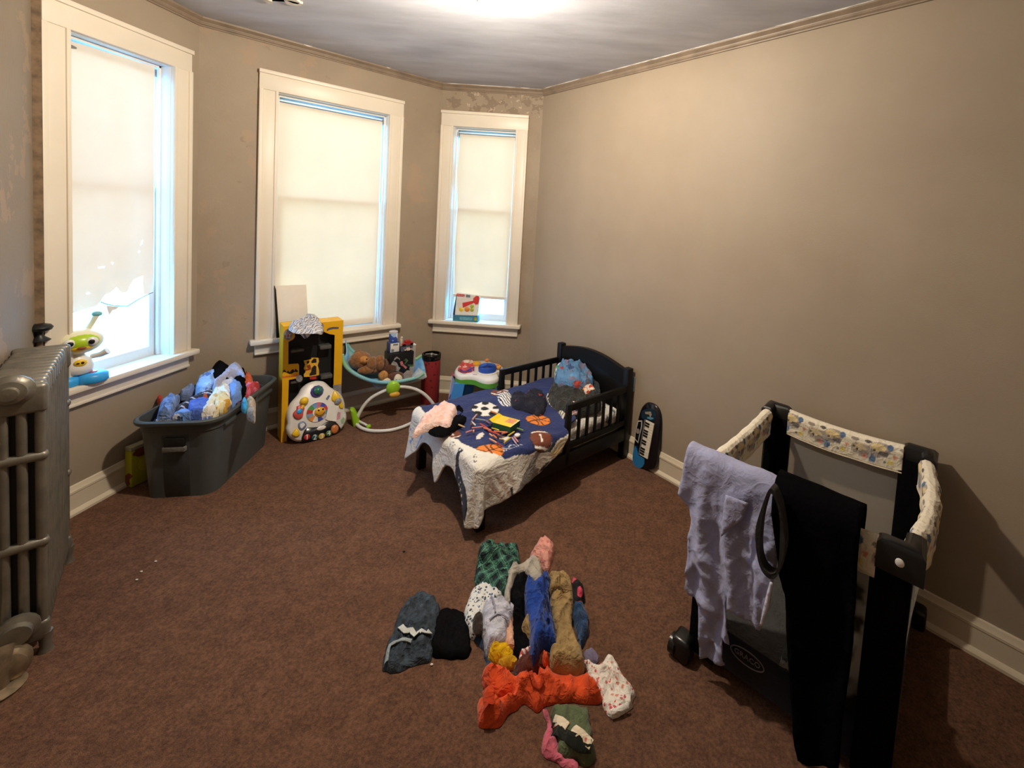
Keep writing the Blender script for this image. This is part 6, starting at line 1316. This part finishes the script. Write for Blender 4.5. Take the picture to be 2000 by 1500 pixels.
fc('striped_cuff', 'small red and white striped cloth below the blue hoodie', 'clothing', [(915, 782), (955, 745), (1000, 728), (1002, 755), (960, 790), (930, 816)], .095, .05, striped('red_white_stripe', (226, 218, 212), (196, 90, 84), .014, .55, (.5, .8, 0)))
fc('orange_scrap', 'small orange tab below the striped cloth and khaki shorts', 'clothing', [(1058, 775), (1080, 770), (1100, 820), (1095, 840), (1070, 830)], .09, .04, ORC)
fc('orange_sweater', 'bright orange fleece sweater across the lower part of the pile', 'sweater', [(705, 900), (740, 870), (790, 842), (840, 865), (905, 915), (960, 905), (1000, 915), (1040, 930), (1020, 880), (1042, 852), (1085, 890), (1180, 900), (1290, 915), (1345, 940), (1390, 990), (1402, 1040), (1330, 1050), (1240, 1040), (1140, 1050), (1080, 1060), (1035, 1095), (990, 1070), (950, 1050), (910, 1085), (860, 1110), (820, 1170), (760, 1184), (690, 1180), (685, 1100), (686, 1045), (760, 1040), (880, 1030), (790, 1010), (720, 960)], .055, .075, ORC, fold=(55, 8, .026), R=.03, wr=.7)
fc('red_print_shirt', 'white cotton shirt with red print at the right end of the pile', 'shirt', [(1308, 825), (1360, 822), (1400, 852), (1470, 790), (1510, 830), (1545, 890), (1622, 1000), (1605, 1060), (1592, 1100), (1490, 1142), (1445, 1095), (1410, 1010), (1345, 930)], .04, .07, WRP, fold=(50, 11, .014))
fc('pink_shorts', 'dusty pink shorts under the olive trousers at the near end of pile', 'shorts', [(1072, 1118), (1110, 1150), (1118, 1200), (1155, 1300), (1170, 1385), (1272, 1425), (1270, 1476), (1180, 1440), (1076, 1380), (1064, 1300), (1098, 1210), (1068, 1150)], .03, .045, PNK)
fc('olive_trousers', 'olive green folded trousers at the near end of the pile', 'trousers', [(1130, 1108), (1220, 1098), (1335, 1108), (1352, 1200), (1362, 1290), (1372, 1330), (1375, 1400), (1330, 1430), (1290, 1392), (1230, 1390), (1160, 1372), (1152, 1250)], .05, .06, OLV, fold=(10, 8, .012))
t = bpy.data.objects['olive_trousers']
patch('dark_waistband', t, [(1112, 1190), (1170, 1235), (1230, 1300), (1300, 1335), (1360, 1345)], .055, cloth('dark_olive_band', (28, 30, 24)), .013)
patch('floral_waist_lining', t, [(1130, 1150), (1175, 1180), (1215, 1215)], .059, spotted('cream_floral', (222, 206, 180), [(222, 206, 180), (206, 110, 100), (222, 206, 180)], 60, .4), .012); patch('floral_waist_lining', t, [(1240, 1245), (1300, 1285), (1362, 1330)], .059, MATS['cream_floral'], .013)
t = bpy.data.objects['orange_sweater']; patch('ribbed_cuff', t, [(722, 1040), (728, 1110), (730, 1172)], .04, cloth('orange_rib', (196, 66, 30)), .016); patch('neck_band', t, [(985, 960), (1010, 1000), (1040, 1010), (1065, 975)], .05, cloth('orange_rib', (196, 66, 30)), .007)
t = bpy.data.objects['pale_trousers']; patch('leg_seam', t, [(735, 640), (780, 620), (850, 625)], .06, cloth('pale_seam', (160, 160, 176)), .003); patch('leg_seam', t, [(745, 480), (760, 560), (770, 610)], .06, cloth('pale_seam', (160, 160, 176)), .003)
t = bpy.data.objects['blue_hoodie']; patch('fold_shade_line', t, [(1060, 400), (1075, 500), (1085, 600), (1090, 680)], .06, cloth('fold_shade_navy', (18, 36, 90)), .004)  # dark band painted along the hoodie's middle fold, as shade in a crease
t = bpy.data.objects['red_print_shirt']; patch('hem', t, [(1480, 1128), (1540, 1110), (1588, 1090)], .04, cloth('white_hem', (232, 226, 220)), .006)
# lint on the carpet
for x, y, w in ((304, 1098, 'by itself, farthest from the radiator foot'), (276, 1118, 'upper of the two close together'), (267, 1134, 'lower of the two close together'), (843, 1300, 'below the folded jeans')):
    p = at(x, y); m = MB(); m.ball((0, 0, .004), (.006, .004, .003), None, 7, 5); o = m.build('lint_fleck', M('lint_white', (226, 220, 212)), None, 60); o.location = p; tag(o, 'tiny white fleck on the carpet, '+w, 'fleck', 'flecks on the carpet')
p = at(789, 1078); m = MB(); m.ball((0, 0, .003), (.007, .005, .004), None, 7, 5); o = m.build('crumb', KN, None, 60); o.location = p; tag(o, 'tiny dark crumb on the carpet between tub and floor pile', 'crumb')

# ------------------------------------------------------------------ ceiling lamp (just above the frame)
cl = thing('ceiling_light', 'ceiling lamp holder with bare warm bulb just above the view', 'lamp', (LAMP[0], LAMP[1], ZC-.07))
m = MB(); m.lathe([(.070, -.108), (.073, -.102), (.02, -.088)], 24); m.build('glow_blocker_dish', WHITEP, cl, 50)  # added dish, unseen, keeps the bulb's glow off the nearby ceiling
m = MB(); m.lathe([(.062, .07), (.060, .05), (.030, .02), (.024, -.03), (.001, -.03)], 24); m.build('lamp_holder', WHITEP, cl, 50)
